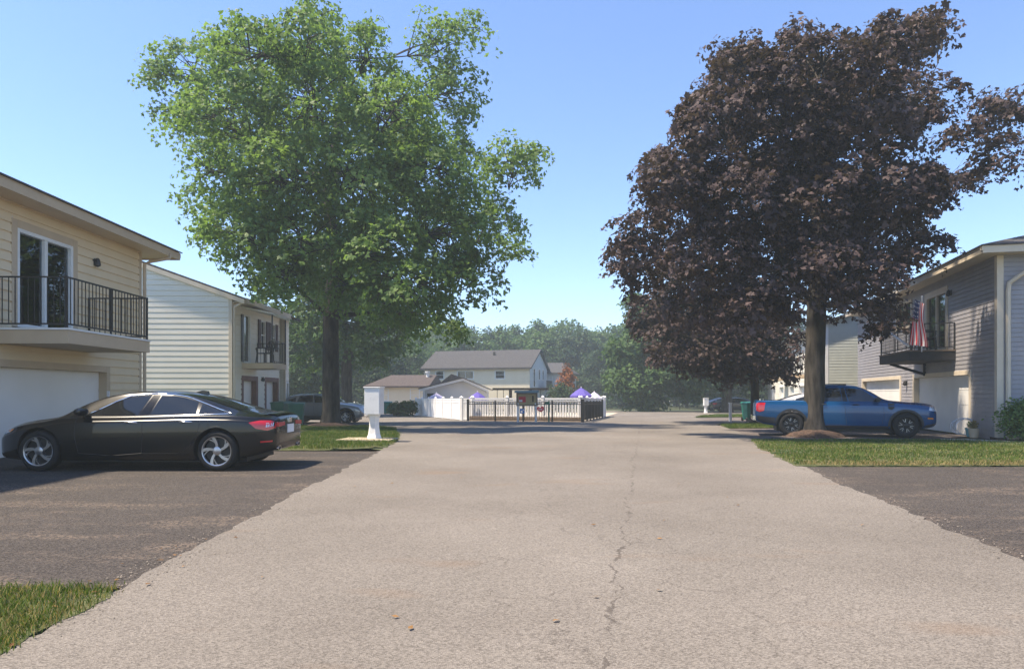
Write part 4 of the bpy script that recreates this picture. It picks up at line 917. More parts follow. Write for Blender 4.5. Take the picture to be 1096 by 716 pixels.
# ---------------------------------------------------------------- mailbox units, bins, posts
def mail_unit(loc, rz, label, s=1.):
    T = empty('mailbox_unit', loc, rz, label, 'mailbox')
    m = MB(); m.box(-.205, .205, -.19, .19, .64, 1.33); b = m.build('cabinet', 'box_white', T, bevel=.012)
    m = MB(); m.box(-.225, .225, -.21, .21, 1.33, 1.36); m.build('cap', 'box_white', T, bevel=.01)
    m = MB()
    for r in range(4):
        for c in range(2): m.box(.206, .214, -.165 + c * .17, -.01 + c * .17, .69 + r * .15, .83 + r * .15)
    m.build('doors', 'garage_grey', T, bevel=.003)
    m = MB(); m.lathe([(.20, 0), (.20, .03), (.165, .12), (.14, .3), (.135, .42), (.15, .55), (.175, .64)], 6, 'z'); m.build('pedestal', 'box_white', T, bevel=.006)
    if s != 1: T.scale = (s, s, s)
    return T
g = G(400.5, 473); mail_unit((g.x, g.y, .09), R(-8), 'grey white mailbox cabinet on a pedestal in the grass left of the road')
mb = MB(); mb.box(-.85, .55, -.5, .42, 0, .05); e = mb.build('pad', 'pad', None, bevel=.015); e.location = (g.x, g.y, .045); e.rotation_euler = (0, 0, R(-6)); tag(e, kind='structure'); e.name = 'pavement_pad'
mail_unit(((755.5 - CX) / F * 58, 58, gz(58)), R(0), 'distant white mailbox cabinet beside the far dark parked sedan', .95)
T = empty('marker_post', ((781.7 - CX) / F * 34.4, 34.4, gz(34.4)), 0, 'slim white wooden post on the grass strip behind the pickup', 'post')
m = MB(); m.box(-.06, .06, -.06, .06, 0, .92); m.build('post', 'vinyl_white', T, bevel=.008); m = MB(); m.box(-.075, .075, -.075, .075, .92, .96); m.build('cap', 'vinyl_white', T)
def bin_(loc, rz, mat, label, s=1.):
    T = empty('wheelie_bin', loc, rz, label, 'rubbish bin')
    m = MB(); a, b = .24, .30
    m.add([(-a, -a, .06), (a, -a, .06), (a, a, .06), (-a, a, .06), (-b, -b * 1.1, .9), (b, -b * 1.1, .9), (b, b * 1.1, .9), (-b, b * 1.1, .9)], [(3, 2, 1, 0), (4, 5, 6, 7), (0, 1, 5, 4), (1, 2, 6, 5), (2, 3, 7, 6), (3, 0, 4, 7)]); m.build('body', mat, T, bevel=.02)
    m = MB(); m.add([(-.33, -.36, .9), (.33, -.36, .9), (.33, .36, .92), (-.33, .36, .92), (-.30, -.33, .95), (.30, -.33, .95), (.30, .33, 1.0), (-.30, .33, 1.0)], [(3, 2, 1, 0), (4, 5, 6, 7), (0, 1, 5, 4), (1, 2, 6, 5), (2, 3, 7, 6), (3, 0, 4, 7)]); m.build('lid', mat, T, bevel=.012)
    m = MB(); m.tube([(-.25, .37, .86), (-.25, .42, .88), (.25, .42, .88), (.25, .37, .86)], .015, 6); m.build('handle', mat, T)
    for x in (-.24, .24):
        m = MB(); m.lathe([(.1, -.03), (.1, .03)], 16, 'y', (0, 0, 0)); w_ = m.build('wheel', 'tyre', T); w_.location = (x, .28, .1); w_.rotation_euler = (0, 0, R(90))
    T.scale = (s, s, s); return T
D = 28.2; bin_(((317.5 - CX) / F * D, D, gz(D)), R(12), 'bin_green', 'dark green wheelie bin nearest the tree trunk')
bin_(((300.5 - CX) / F * (D + .6), D + .6, gz(D) + .04), R(-10), 'bin_green', 'dark green wheelie bin nearest the brown garage frame')
D = 35.6; bin_(((802 - CX) / F * D, D, gz(D)), R(10), 'bin_teal', 'teal green wheelie bin at the tail of the blue pickup', 1.0)
D = 52; bin_(((415 - CX) / F * D, D, gz(D)), 0, 'bin_teal', 'teal bin by the bushes at the low brown roofed house', 1.0)

# balcony furniture, flag, garden bits
def chair(loc, rz, label, mat):
    T = empty('balcony_chair', loc, rz, label, 'chair')
    m = MB(); m.box(-.24, .24, -.24, .24, .41, .44); m.build('seat', mat, T, bevel=.01)
    m = MB()
    for x in (-.2, -.1, 0, .1, .2): m.bar((x, -.23, .44), (x * 1.1, -.36, .92), .03)
    m.tube([(-.23, -.35, .88), (-.15, -.375, .95), (.15, -.375, .95), (.23, -.35, .88)], .022, 6); m.build('backrest', mat, T)
    for sx in (-1, 1):
        m = MB(); m.tube([(sx * .25, -.32, .66), (sx * .28, -.1, .66), (sx * .28, .2, .65), (sx * .27, .25, .6)], .02, 6); m.bar((sx * .25, .2, .42), (sx * .275, .21, .65), .028); m.build('armrest', mat, T)
        for y in (-.22, .22): m = MB(); m.bar((sx * .22, y, .42), (sx * .26, y * 1.15, 0), .032); m.build('leg', mat, T)
def in_house(H, x, y, z):
    c, s = math.cos(H.rotation_euler.z), math.sin(H.rotation_euler.z); return (H.location.x + c * x - s * y, H.location.y + s * x + c * y, H.location.z + z)
chair(in_house(H4, 3.6, .6, 2.66), R(-120), 'dark armchair on the balcony beside the striped flag', 'black_metal')
chair(in_house(H4, 4.3, .5, 2.66), R(-60), 'dark armchair at the sliding door behind the striped flag', 'black_metal')
chair(in_house(H2, -1.75, .7, 2.5), R(150), 'black metal chair nearest the door on the canopied balcony', 'black_metal')
T = empty('cafe_table', in_house(H2, -2.3, .75, 2.5), 0, 'small black round table on the canopied balcony', 'table')
m = MB(); m.lathe([(.32, .66), (.32, .69)], 20); m.build('tabletop', 'black_metal', T); m = MB(); m.tube([(0, 0, .02), (0, 0, .66)], .03, 8); m.lathe([(.22, 0), (.2, .03)], 16); m.build('base', 'black_metal', T)
fl = in_house(H4, 2.84, 1.0, 2.6); T = empty('flag', fl, R(166), 'drooping stars and stripes flag on a pale staff at the balcony rail', 'flag')
m = MB(); m.tube([(0, 0, 0), (.0, .02, 1.72)], .018, 8); m.lathe([(.0, 0), (.03, .02), (.03, .05), (0, .07)], 10, 'z', (0, .02, 1.71)); m.build('staff', 'vinyl_white', T)
m = MB(); nu, nv = 26, 30; vs = []; Wd, Ht = .62, 1.5
for j in range(nv + 1):
    for i in range(nu + 1):
        a, b = i / nu, j / nv; g_ = .55 + .45 * b
        vs.append((.22 - Wd * a * g_ * .8 + .05 * math.sin(b * 5) * a + .16 * b, .075 + .055 * math.sin(a * 15 + b * 2.5) * (.4 + b), 1.66 - Ht * b * .95 - .15 * a * (1 - .4 * b)))
m.add(vs, [(j * (nu + 1) + i, j * (nu + 1) + i + 1, (j + 1) * (nu + 1) + i + 1, (j + 1) * (nu + 1) + i) for j in range(nv) for i in range(nu)])
m.m = []
for j in range(nv):
    for i in range(nu):
        st = i // 2; canton = i < 14 and j < 12
        m.m.append((2 if not (i % 3 == 1 and j % 3 == 1) else 1) if canton else (0 if st % 2 == 0 else 1))
m.build('cloth', ['flag_red', 'white_print', 'flag_blue'], T, 60, fix=False)
T = empty('leaning_pole', in_house(H4, 2.9, 1.37, 2.8), R(76), 'white pole lying diagonally across the balcony rail', 'pole'); m = MB(); m.tube([(0, 0, 0), (2.3, .18, .82)], .035, 8); m.build('pole', 'vinyl_white', T)
p = in_house(H4, 1.25, .35, .05); T = empty('garden_hose', p, 0, 'coiled white garden hose at the foot of the blue grey wall', 'hose'); m = MB()
pts = [(.28 * math.cos(t) * (1 + .02 * t), .10 * math.sin(t * .5), .26 + .24 * math.sin(t)) for t in np.linspace(0, 19, 90)]; m.tube(pts, .016, 6); m.build('hose', 'vinyl_white', T, 60)
p = in_house(H4, .72, .4, .04); T = empty('flower_pot', p, 0, 'small turquoise pot of flowers in the mulch bed', 'plant pot'); m = MB(); m.lathe([(.09, 0), (.13, .22), (.145, .22), (.145, .25), (.11, .25), (.1, .2)], 18); m.build('pot', 'teal_pot', T, 40)
L = np.array([[.07 * math.cos(i * 2.4) * (i % 5) / 4, .07 * math.sin(i * 2.4) * (i % 5) / 4, .26 + .02 * (i % 7)] for i in range(50)]); nn = rng.normal(size=(50, 3)); nn /= np.linalg.norm(nn, axis=1)[:, None]; leaves('plant', L, nn, .07, 'leaf_green', rng.uniform(0, 1, 50), 1, T)
p = in_house(H4, .35, .45, .04); T = empty('flower_pot', p, 0, 'tan pot of dry stems beside the house corner trim', 'plant pot'); m = MB(); m.lathe([(.1, 0), (.14, .26), (.12, .26), (.1, .2)], 18); m.build('pot', 'trim_tan', T, 40)
L = np.array([[.08 * math.cos(i * 2.4) * (i % 5) / 4, .08 * math.sin(i * 2.4) * (i % 5) / 4, .26 + .03 * (i % 7)] for i in range(50)]); leaves('plant', L, nn, .09, 'dry_grass', rng.uniform(0, 1, 50), 1, T)
m = MB(); m.box(-.55, .55, -.07, .07, 0, .07); m.box(-.6, -.45, -.09, .09, .07, .09); e = m.build('splash_block', 'trim_cream', None, bevel=.01); e.location = in_house(H4, -.6, -.55, .06); e.rotation_euler = (0, 0, R(-14)); tag(e, 'pale splash trough under the downspout at the house corner', 'drain trough')
# ---------------------------------------------------------------- cars
def pchip(pts):
    x = np.array([p[0] for p in pts], float); y = np.array([p[1] for p in pts], float); h = np.diff(x); dl = np.diff(y) / h; d = np.zeros(len(x))
    for i in range(1, len(x) - 1):
        if dl[i - 1] * dl[i] > 0: w1, w2 = 2 * h[i] + h[i - 1], h[i] + 2 * h[i - 1]; d[i] = (w1 + w2) / (w1 / dl[i - 1] + w2 / dl[i])
    d[0], d[-1] = dl[0], dl[-1]
    def f(q):
        q = min(max(q, x[0]), x[-1]); i = min(max(int(np.searchsorted(x, q)) - 1, 0), len(h) - 1); t = (q - x[i]) / h[i]
        return ((1 + 2 * t) * (1 - t) ** 2) * y[i] + t * (1 - t) ** 2 * h[i] * d[i] + t * t * (3 - 2 * t) * y[i + 1] + t * t * (t - 1) * h[i] * d[i + 1]
    return f
class Body:
    def __init__(s, sp):
        s.f = {k: pchip(sp[k]) for k in ('top', 'belt', 'hw', 'bot', 'yr')}; s.s0, s.s1 = sp['top'][0][0], sp['top'][-1][0]; s.tuck = sp.get('tuck', .055); s.crease = sp.get('crease', .02); s.drop = sp.get('drop', .055); s._c = {}
    def section(s, x):
        x = round(x, 4)
        if x in s._c: return s._c[x]
        f = s.f; W, b, t, z0, yr = f['hw'](x), f['belt'](x), f['top'](x), f['bot'](x), f['yr'](x) * f['hw'](x)
        b = min(b, t - .03); zr = max(t - s.drop * min(1, (t - b) / .25 + .25), b + .012); hh = b - z0; ys = W - s.tuck; bl = .012
        pts = [(0, z0), (.78 * W, z0), (.93 * W, z0 + .012), (.975 * W, z0 + .07 * min(1, hh * 2)), (.992 * W, z0 + .30 * hh), (W, z0 + .58 * hh), (W - .004, z0 + .76 * hh), (W - .012, b - .085 * min(1, hh * 2)), (W - .012 - s.crease, b - .055 * min(1, hh * 2)), (ys, b - .004), (ys - .02, b + .006)]
        k = (ys - .02, b + .006)
        for q in (.3, .65): pts.append((k[0] + (yr - k[0]) * q + bl * (1 if t - b > .2 else 0), k[1] + (zr - k[1]) * q))
        pts += [(yr, zr), (yr * .93, zr + (t - zr) * .34), (yr * .7, zr + (t - zr) * .7), (yr * .35, t - (t - zr) * .07), (0, t)]
        P_ = np.array(pts); out = []
        for i in range(len(P_) - 1):
            p0 = P_[max(i - 1, 0)]; p1 = P_[i]; p2 = P_[i + 1]; p3 = P_[min(i + 2, len(P_) - 1)]
            for j in range(4):
                u = j / 4; c = .5 * (2 * p1 + (p2 - p0) * u + (2 * p0 - 5 * p1 + 4 * p2 - p3) * u * u + (3 * p1 - p0 - 3 * p2 + p3) * u ** 3); out.append(p1 * .35 + (p2 - p1) * u * .35 + c * .65)
        out.append(P_[-1]); A = np.array(out); A[:, 0] = np.maximum(A[:, 0], 0); A[0, 0] = A[-1, 0] = 0; s._c[x] = A; return A
    def side(s, x, z):
        A = s.section(x)[4:56]; k = np.maximum.accumulate(A[:, 1]); return float(np.interp(z, k, A[:, 0]))
    def topz(s, x, y):
        A = s.section(x)[44:]; return float(np.interp(abs(y), A[::-1, 0], A[::-1, 1]))
    def mesh(s, n=150):
        e = np.linspace(0, 1, n); xs = s.s0 + (s.s1 - s.s0) * (e - .9 * np.sin(2 * np.pi * e) / (2 * np.pi)) ; V = []; Fc = []
        for x in xs:
            A = s.section(float(x)); ring = [(x, a, z) for a, z in A] + [(x, -a, z) for a, z in A[-2:0:-1]]; V += ring
        k = len(ring)
        for i in range(n - 1):
            for j in range(k): Fc.append((i * k + j, i * k + (j + 1) % k, (i + 1) * k + (j + 1) % k, (i + 1) * k + j))
        Fc += [tuple(range(k - 1, -1, -1)), tuple(range((n - 1) * k, n * k))]
        return V, Fc
    def patch(s, mb, poly, off, sides=(1, -1), plan=False, grid=.05):
        """a panel lying on the body: poly in (s,z) seen from the side, or (s,y) seen from above"""
        pl = [Vector(p) for p in poly]; dense = []
        for a, b in zip(pl, pl[1:] + pl[:1]):
            k = max(1, int((b - a).length / grid)); dense += [a.lerp(b, i / k) for i in range(k)]
        n = len(dense); lo = [min(p[i] for p in dense) for i in (0, 1)]; hi = [max(p[i] for p in dense) for i in (0, 1)]; arr = [(p.x, p.y) for p in dense]
        gx, gy = np.meshgrid(np.arange(lo[0] + grid * .5, hi[0], grid), np.arange(lo[1] + grid * .5, hi[1], grid)); ok = inside(arr, gx.ravel(), gy.ravel())
        extra = [Vector((float(a), float(b))) for a, b, c in zip(gx.ravel(), gy.ravel(), ok) if c]
        vs, _, fs, *_ = delaunay_2d_cdt(dense + extra, [], [list(range(n))], 1, 1e-5)
        for sg in ((1,) if plan else sides):
            if plan: v3 = [(p.x, p.y, s.topz(p.x, p.y) + off) for p in vs]
            else: v3 = [(p.x, sg * (s.side(p.x, p.y) + off), p.y) for p in vs]
            mb.add(v3, [tuple(f) if sg > 0 else tuple(reversed(f)) for f in fs])
    def line(s, mb, pts, r, off=.0, sides=(1, -1), n=6, plan=False, step=.06):
        pl = [Vector(p) for p in pts]; d = []
        for a, b in zip(pl, pl[1:]):
            k = max(1, int((b - a).length / step)); d += [a.lerp(b, i / k) for i in range(k)]
        d.append(pl[-1])
        if plan: mb.tube([(p.x, p.y, s.topz(p.x, p.y) + off) for p in d], r, n); return
        for sg in sides: mb.tube([(p.x, sg * (s.side(p.x, p.y) + off), p.y) for p in d], r, n)
def wheel(T, x, y, sg, r, wd, style, rim_r):
    m = MB(); m.lathe([(rim_r * .97, -wd * .45), (rim_r * .9, -wd * .1), (rim_r * .86, wd * .2), (.0, wd * .22)], 32, 'y', close=True); m.lathe([(rim_r * .62, wd * .14), (rim_r * .62, wd * .2)], 28, 'y')
    W = m.build('wheel', 'rim_dark', T, 40)
    m = MB(); m.lathe([(rim_r, -wd * .48), (rim_r + .02, -wd * .52), (r - .035, -wd * .5), (r - .008, -wd * .38), (r, -wd * .2), (r, wd * .2), (r - .008, wd * .38), (r - .035, wd * .5), (rim_r + .02, wd * .52), (rim_r, wd * .48), (rim_r, -wd * .48)], 48, 'y', close=True)
    m.build('tyre', 'tyre', W, 45)
    m = MB(); yf = wd * .44
    m.mi = 0; m.lathe([(rim_r * 1.0, yf - .02), (rim_r * 1.0, yf + .012), (rim_r * .93, yf + .006), (rim_r * .90, yf - .03)], 48, 'y', close=True)
    m.lathe([(.075, yf - .05), (.07, yf - .005), (.04, yf + .005), (0, yf + .005)], 20, 'y', close=True)
    if style == 'swirl':
        for k in range(5):
            a = 2 * math.pi * k / 5 + .3
            def pt(rr, da, yy): t = a + da; return (rr * math.cos(t), yy, rr * math.sin(t))
            rs = np.linspace(.05, rim_r * .95, 9); vs = []
            for rr in rs:
                q = rr / rim_r; sw = .34 * q * q; hw_ = (.018 + .013 * q ** 2) / max(rr, .06)
                for da, yy in ((sw - hw_, yf - .05), (sw - hw_, yf - .01 + .01 * q), (sw + hw_, yf - .01 + .01 * q), (sw + hw_, yf - .05)): vs.append(pt(rr, da, yy))
            m.add(vs, [(4 * i + j, 4 * i + (j + 1) % 4, 4 * i + 4 + (j + 1) % 4, 4 * i + 4 + j) for i in range(8) for j in range(4)])
            vs = [pt(rr, .34 * (rr / rim_r) ** 2 + .42 * (rr / rim_r) ** 1.5 + da, yy) for rr in np.linspace(rim_r * .55, rim_r * .93, 5) for da, yy in ((-.05, yf - .05), (-.05, yf - .02), (.05, yf - .02), (.05, yf - .05))]
            m.add(vs, [(4 * i + j, 4 * i + (j + 1) % 4, 4 * i + 4 + (j + 1) % 4, 4 * i + 4 + j) for i in range(4) for j in range(4)])
        rm = 'rim_silver'
    else:
        for k in range(6):
            a = 2 * math.pi * k / 6
            for da in (-.13, .13):
                c, s_ = math.cos(a + da), math.sin(a + da); c2, s2 = math.cos(a + da * 1.6), math.sin(a + da * 1.6)
                m.bar((.05 * c, yf - .03, .05 * s_), (rim_r * .94 * c2, yf - .01, rim_r * .94 * s2), .026, .03)
        rm = 'rim_dark' if style == 'dark' else 'rim_silver'
    m.build('rim', rm, W, 35)
    if style == 'dark':
        m = MB()
        for k in range(6):
            a = 2 * math.pi * k / 6 + .26; m.bar((rim_r * .45 * math.cos(a - .08), yf + .004, rim_r * .45 * math.sin(a - .08)), (rim_r * .85 * math.cos(a - .2), yf + .004, rim_r * .85 * math.sin(a - .2)), .018, .01); m.bar((rim_r * .45 * math.cos(a + .08), yf + .004, rim_r * .45 * math.sin(a + .08)), (rim_r * .85 * math.cos(a + .2), yf + .004, rim_r * .85 * math.sin(a + .2)), .018, .01)
        m.build('rim_accent', 'rim_silver', W)
    W.location = (x, y, r); W.scale = (1, sg, 1)
    return W
def cut(V, Fc, cutters, mats):
    me = bpy.data.meshes.new('tmp'); me.from_pydata(V, [], Fc); bm = bmesh.new(); bm.from_mesh(me); bmesh.ops.recalc_face_normals(bm, faces=bm.faces); bm.to_mesh(me); bm.free()
    for m in mats: me.materials.append(MATS[m])
    o = link('tmp', me); cs = []
    for cm in cutters:
        c = cm.build('cutter', [mats[1]]); cs.append(c); md = o.modifiers.new('b', 'BOOLEAN'); md.operation = 'DIFFERENCE'; md.object = c; md.solver = 'EXACT'
        try: md.material_mode = 'TRANSFER'
        except Exception: pass
    bpy.context.view_layer.update(); dg = bpy.context.evaluated_depsgraph_get(); out = bpy.data.meshes.new_from_object(o.evaluated_get(dg))
    bpy.data.objects.remove(o)
    for c in cs: bpy.data.objects.remove(c)
    return out
def make_car(name, label, cat, loc, rz, sp):
    T = empty(name, loc, rz, label, cat); B = Body(sp); V, Fc = B.mesh(sp.get('n', 150)); r = sp['r']; wb = sp['wb']; cuts = []; hwm = max(p[1] for p in sp['hw'])
    for x in (0, wb):
        for sg in (1, -1):
            m = MB(); a, b = sg * (hwm - .30), sg * (hwm + .2); m.lathe([(r + sp.get('gap', .045), min(a, b)), (r + sp.get('gap', .045), max(a, b))], 40, 'y', (x, 0, r + .01)); cuts.append(m)
    for bx in sp.get('boxcuts', ()):
        m = MB(); m.box(*bx); cuts.append(m)
    me = cut(V, Fc, cuts, [sp['paint'], 'black_plastic']); me.name = 'body'
    body = link('body', me, T, 38)
    for i, poly in enumerate(sp['glass']):
        m = MB(); B.patch(m, poly, .004, (1,)); m.build('window', 'dark_glass', T, 60, fix=False)
        m = MB(); B.patch(m, poly, .004, (-1,)); m.build('window', 'dark_glass', T, 60, fix=False)
    if 'windscreen' in sp: m = MB(); B.patch(m, sp['windscreen'], .004, plan=True); m.build('windscreen', 'dark_glass', T, 60, fix=False)
    if 'rear_window' in sp: m = MB(); B.patch(m, sp['rear_window'], .004, plan=True); m.build('rear_window', 'dark_glass', T, 60, fix=False)
    if 'chrome' in sp: m = MB(); B.line(m, sp['chrome'], .011, .004); m.build('window_trim', sp.get('trimmat', 'chrome'), T, 60)
    if 'seams' in sp:
        m = MB()
        for l in sp['seams']: B.line(m, l, .0035, .0005, n=4)
        m.build('door_gap', 'black_plastic', T)
    for x, z, L in sp.get('handles', ()):
        for sg in (1, -1):
            m = MB(); y = B.side(x, z); m.tube([(x - L / 2, sg * (y - .01), z), (x - L / 2 + .03, sg * (y + .03), z + .004), (x, sg * (y + .036), z + .006), (x + L / 2 - .03, sg * (y + .03), z + .004), (x + L / 2, sg * (y - .01), z)], [.008, .013, .014, .013, .008], 8); m.build('door_handle', sp.get('handlemat', sp['paint']), T, 60)
    for key, nm, mt in (('tail', 'tail_light', 'lamp_red'), ('tail_in', 'reversing_light', 'lamp_clear'), ('head', 'headlight', 'lamp_clear'), ('amber', 'side_marker', 'lamp_amber'), ('reflector', 'reflector', 'lamp_red')):
        if key in sp:
            for sg in (1, -1): m = MB(); B.patch(m, sp[key], .006, (sg,), grid=.03); m.build(nm, mt, T, 60, fix=False)
    for key, nm in (('cladding', 'cladding'), ('pillar', 'door_pillar'), ('vent', 'side_vent')):
        if key in sp:
            m = MB()
            for poly in sp[key]: B.patch(m, poly, .003, grid=.04)
            m.build(nm, 'gloss_black' if key == 'pillar' else 'black_plastic', T, 60, fix=False)
    if 'mirror' in sp:
        x, z = sp['mirror']
        for sg in (1, -1):
            y = B.side(x, z); m = MB(); m.lathe([(0.0, -.11), (.055, -.10), (.078, -.03), (.082, .04), (.07, .10), (0, .11)], 14, 'y', close=True); h = m.build('mirror', sp.get('mirrormat', sp['paint']), T, 60, fix=True); h.location = (x, sg * (y + .13), z + .045); h.scale = (1.0, 1, .85)
            m = MB(); m.bar((x + .02, sg * (y - .02), z), (x, sg * (y + .10), z + .03), .04, .03); m.build('mirror_arm', 'black_plastic', T)
    for x in (0, wb):
        for sg in (1, -1): wheel(T, x, sg * (hwm - .13), sg, r, .23, sp['style'], sp['rim'])
    m = MB(); m.box(-.4, wb + .4, -hwm + .28, hwm - .28, .14, .3); m.build('underbody', 'black_plastic', T)
    return T, B
def arch(x, z, r0, r1, a0=-5, a1=185, n=22):
    A = [R(a0 + (a1 - a0) * i / n) for i in range(n + 1)]
    return [(x + r1 * math.cos(t), z + r1 * math.sin(t)) for t in A] + [(x + r0 * math.cos(t), z + r0 * math.sin(t)) for t in reversed(A)]
# ---- black sedan
sedan = dict(paint='paint_black', r=.335, wb=2.93, rim=.245, style='swirl', gap=.04, n=170, tuck=.06, crease=.022,
    top=[(-.86, .50), (-.84, .60), (-.78, .68), (-.6, .765), (-.3, .835), (0, .875), (.2, .915), (.53, 1.09), (.78, 1.195), (1.03, 1.268), (1.36, 1.322), (1.69, 1.335), (2.02, 1.322), (2.35, 1.278), (2.68, 1.195), (3.01, 1.085), (3.26, 1.005), (3.5, .955), (3.7, .935), (3.80, .91), (3.835, .84), (3.85, .72)],
    belt=[(-.86, .45), (-.78, .58), (-.6, .67), (-.3, .755), (0, .80), (.3, .855), (.6, .88), (1.5, .895), (2.6, .915), (3.1, .91), (3.5, .885), (3.8, .84), (3.85, .66)],
    hw=[(-.86, .40), (-.83, .56), (-.75, .70), (-.6, .80), (-.4, .865), (0, .905), (.8, .92), (2.5, .925), (3.1, .915), (3.4, .88), (3.65, .81), (3.78, .74), (3.83, .66), (3.85, .56)],
    bot=[(-.86, .36), (-.8, .24), (-.6, .19), (0, .17), (2.9, .17), (3.3, .21), (3.65, .29), (3.82, .36), (3.85, .44)],
    yr=[(-.86, .7), (.1, .74), (.3, .74), (1.0, .67), (1.7, .635), (2.3, .63), (2.9, .66), (3.4, .74), (3.85, .75)],
    glass=[[(.80, .915), (.95, 1.0), (1.18, 1.13), (1.386, 1.215), (1.729, 1.252), (1.604, .915)], [(1.81, .925), (1.89, 1.248), (2.1, 1.242), (2.30, 1.205), (2.525, 1.135), (2.56, .94)], [(2.60, .94), (2.60, 1.105), (2.80, 1.03), (3.0, .955)]],
    pillar=[[(1.63, .918), (1.745, 1.25), (1.875, 1.25), (1.785, .925)]],
    windscreen=[(.26, -.58), (.26, .58), (.62, .58), (1.0, .53), (1.0, -.53), (.62, -.58)], rear_window=[(2.3, -.5), (2.3, .5), (2.8, .53), (3.2, .56), (3.2, -.56), (2.8, -.53)],
    chrome=[(.70, .905), (.92, 1.005), (1.17, 1.145), (1.386, 1.235), (1.72, 1.27), (2.05, 1.268), (2.32, 1.225), (2.56, 1.14), (2.85, 1.035), (3.12, .945), (2.9, .935), (2.6, .925)],
    seams=[[(.62, .87), (.60, .6), (.66, .3)], [(1.70, .9), (1.72, .6), (1.70, .3), (1.2, .26), (.66, .3)], [(2.58, .92), (2.66, .82), (2.62, .62), (2.48, .42), (2.3, .3), (1.7, .3)], [(2.78, .86), (2.98, .86), (3.0, .74), (2.8, .73), (2.78, .86)], [(-.2, .82), (.2, .86), (.62, .87)]],
    handles=[(1.52, .80, .22), (2.42, .81, .22)], handlemat='chrome',
    tail=[(3.44, .80), (3.60, .832), (3.76, .832), (3.825, .80), (3.825, .70), (3.72, .665), (3.55, .70)], tail_in=[(3.70, .79), (3.80, .79), (3.80, .735), (3.70, .72)],
    head=[(-.80, .62), (-.62, .70), (-.50, .715), (-.55, .64), (-.76, .575)], amber=[(-.60, .675), (-.46, .70), (-.52, .645), (-.6, .635)], reflector=[(3.62, .49), (3.79, .50), (3.79, .475), (3.62, .465)],
    mirror=(.72, .935))
g = G(40, 505.5); TS, BS = make_car('parked_car', 'black sedan with silver five spoke wheels parked on the left driveway', 'car', ((40 - CX) / F * 11.2, 11.2 + .92, 0), R(0), sedan)
def rear(T, B, polys, mat, name, s, off=.012):
    m = MB()
    for p in polys: n = len(p); m.add([(s + off, y, z) for y, z in p] + [(s - .05, y, z) for y, z in p], [tuple(range(n)), tuple(range(2 * n - 1, n - 1, -1))] + [(i, (i + 1) % n, n + (i + 1) % n, n + i) for i in range(n)])
    return m.build(name, mat, T)
rear(TS, BS, [[(-.62, .72), (-.3, .735), (-.3, .80), (-.62, .79)]], 'lamp_red', 'tail_light', 3.845); rear(TS, BS, [[(.62, .72), (.3, .735), (.3, .80), (.62, .79)]], 'lamp_red', 'tail_light', 3.845)
rear(TS, BS, [[(-.16, .60), (.16, .60), (.16, .745), (-.16, .745)]], 'white_print', 'number_plate', 3.85)
rear(TS, BS, [[(-.06, .775), (.06, .775), (.06, .855), (-.06, .855)]], 'chrome', 'badge', 3.845)
m = MB(); BS.patch(m, [(3.6, -.6), (3.6, .6), (3.8, .52), (3.8, -.52)], .018, plan=True); m.build('spoiler', 'paint_black', TS, 60, fix=False)
m = MB(); BS.patch(m, [(.55, .235), (2.35, .235), (2.5, .275), (.7, .262)], .012); m.build('side_skirt', 'paint_black', TS, 60, fix=False)
m = MB(); m.prism([(2.16, 1.295), (2.42, 1.255), (2.40, 1.32), (2.30, 1.335)], -.03, .03); m.build('roof_antenna', 'paint_black', TS, bevel=.01)
for sg in (1, -1):
    m = MB(); m.lathe([(.05, 0), (.05, .14), (.042, .14), (.04, .02)], 14, 'z'); e = m.build('exhaust', 'chrome', TS, 40); e.location = (3.70, sg * .52, .36); e.rotation_euler = (0, R(90), 0); e.scale = (.8, 1.6, 1)
m = MB(); BS.patch(m, [(-.855, .30), (-.80, .30), (-.62, .23), (-.70, .22), (-.83, .27)], .01); m.build('bumper_trim', 'chrome', TS, 60, fix=False)
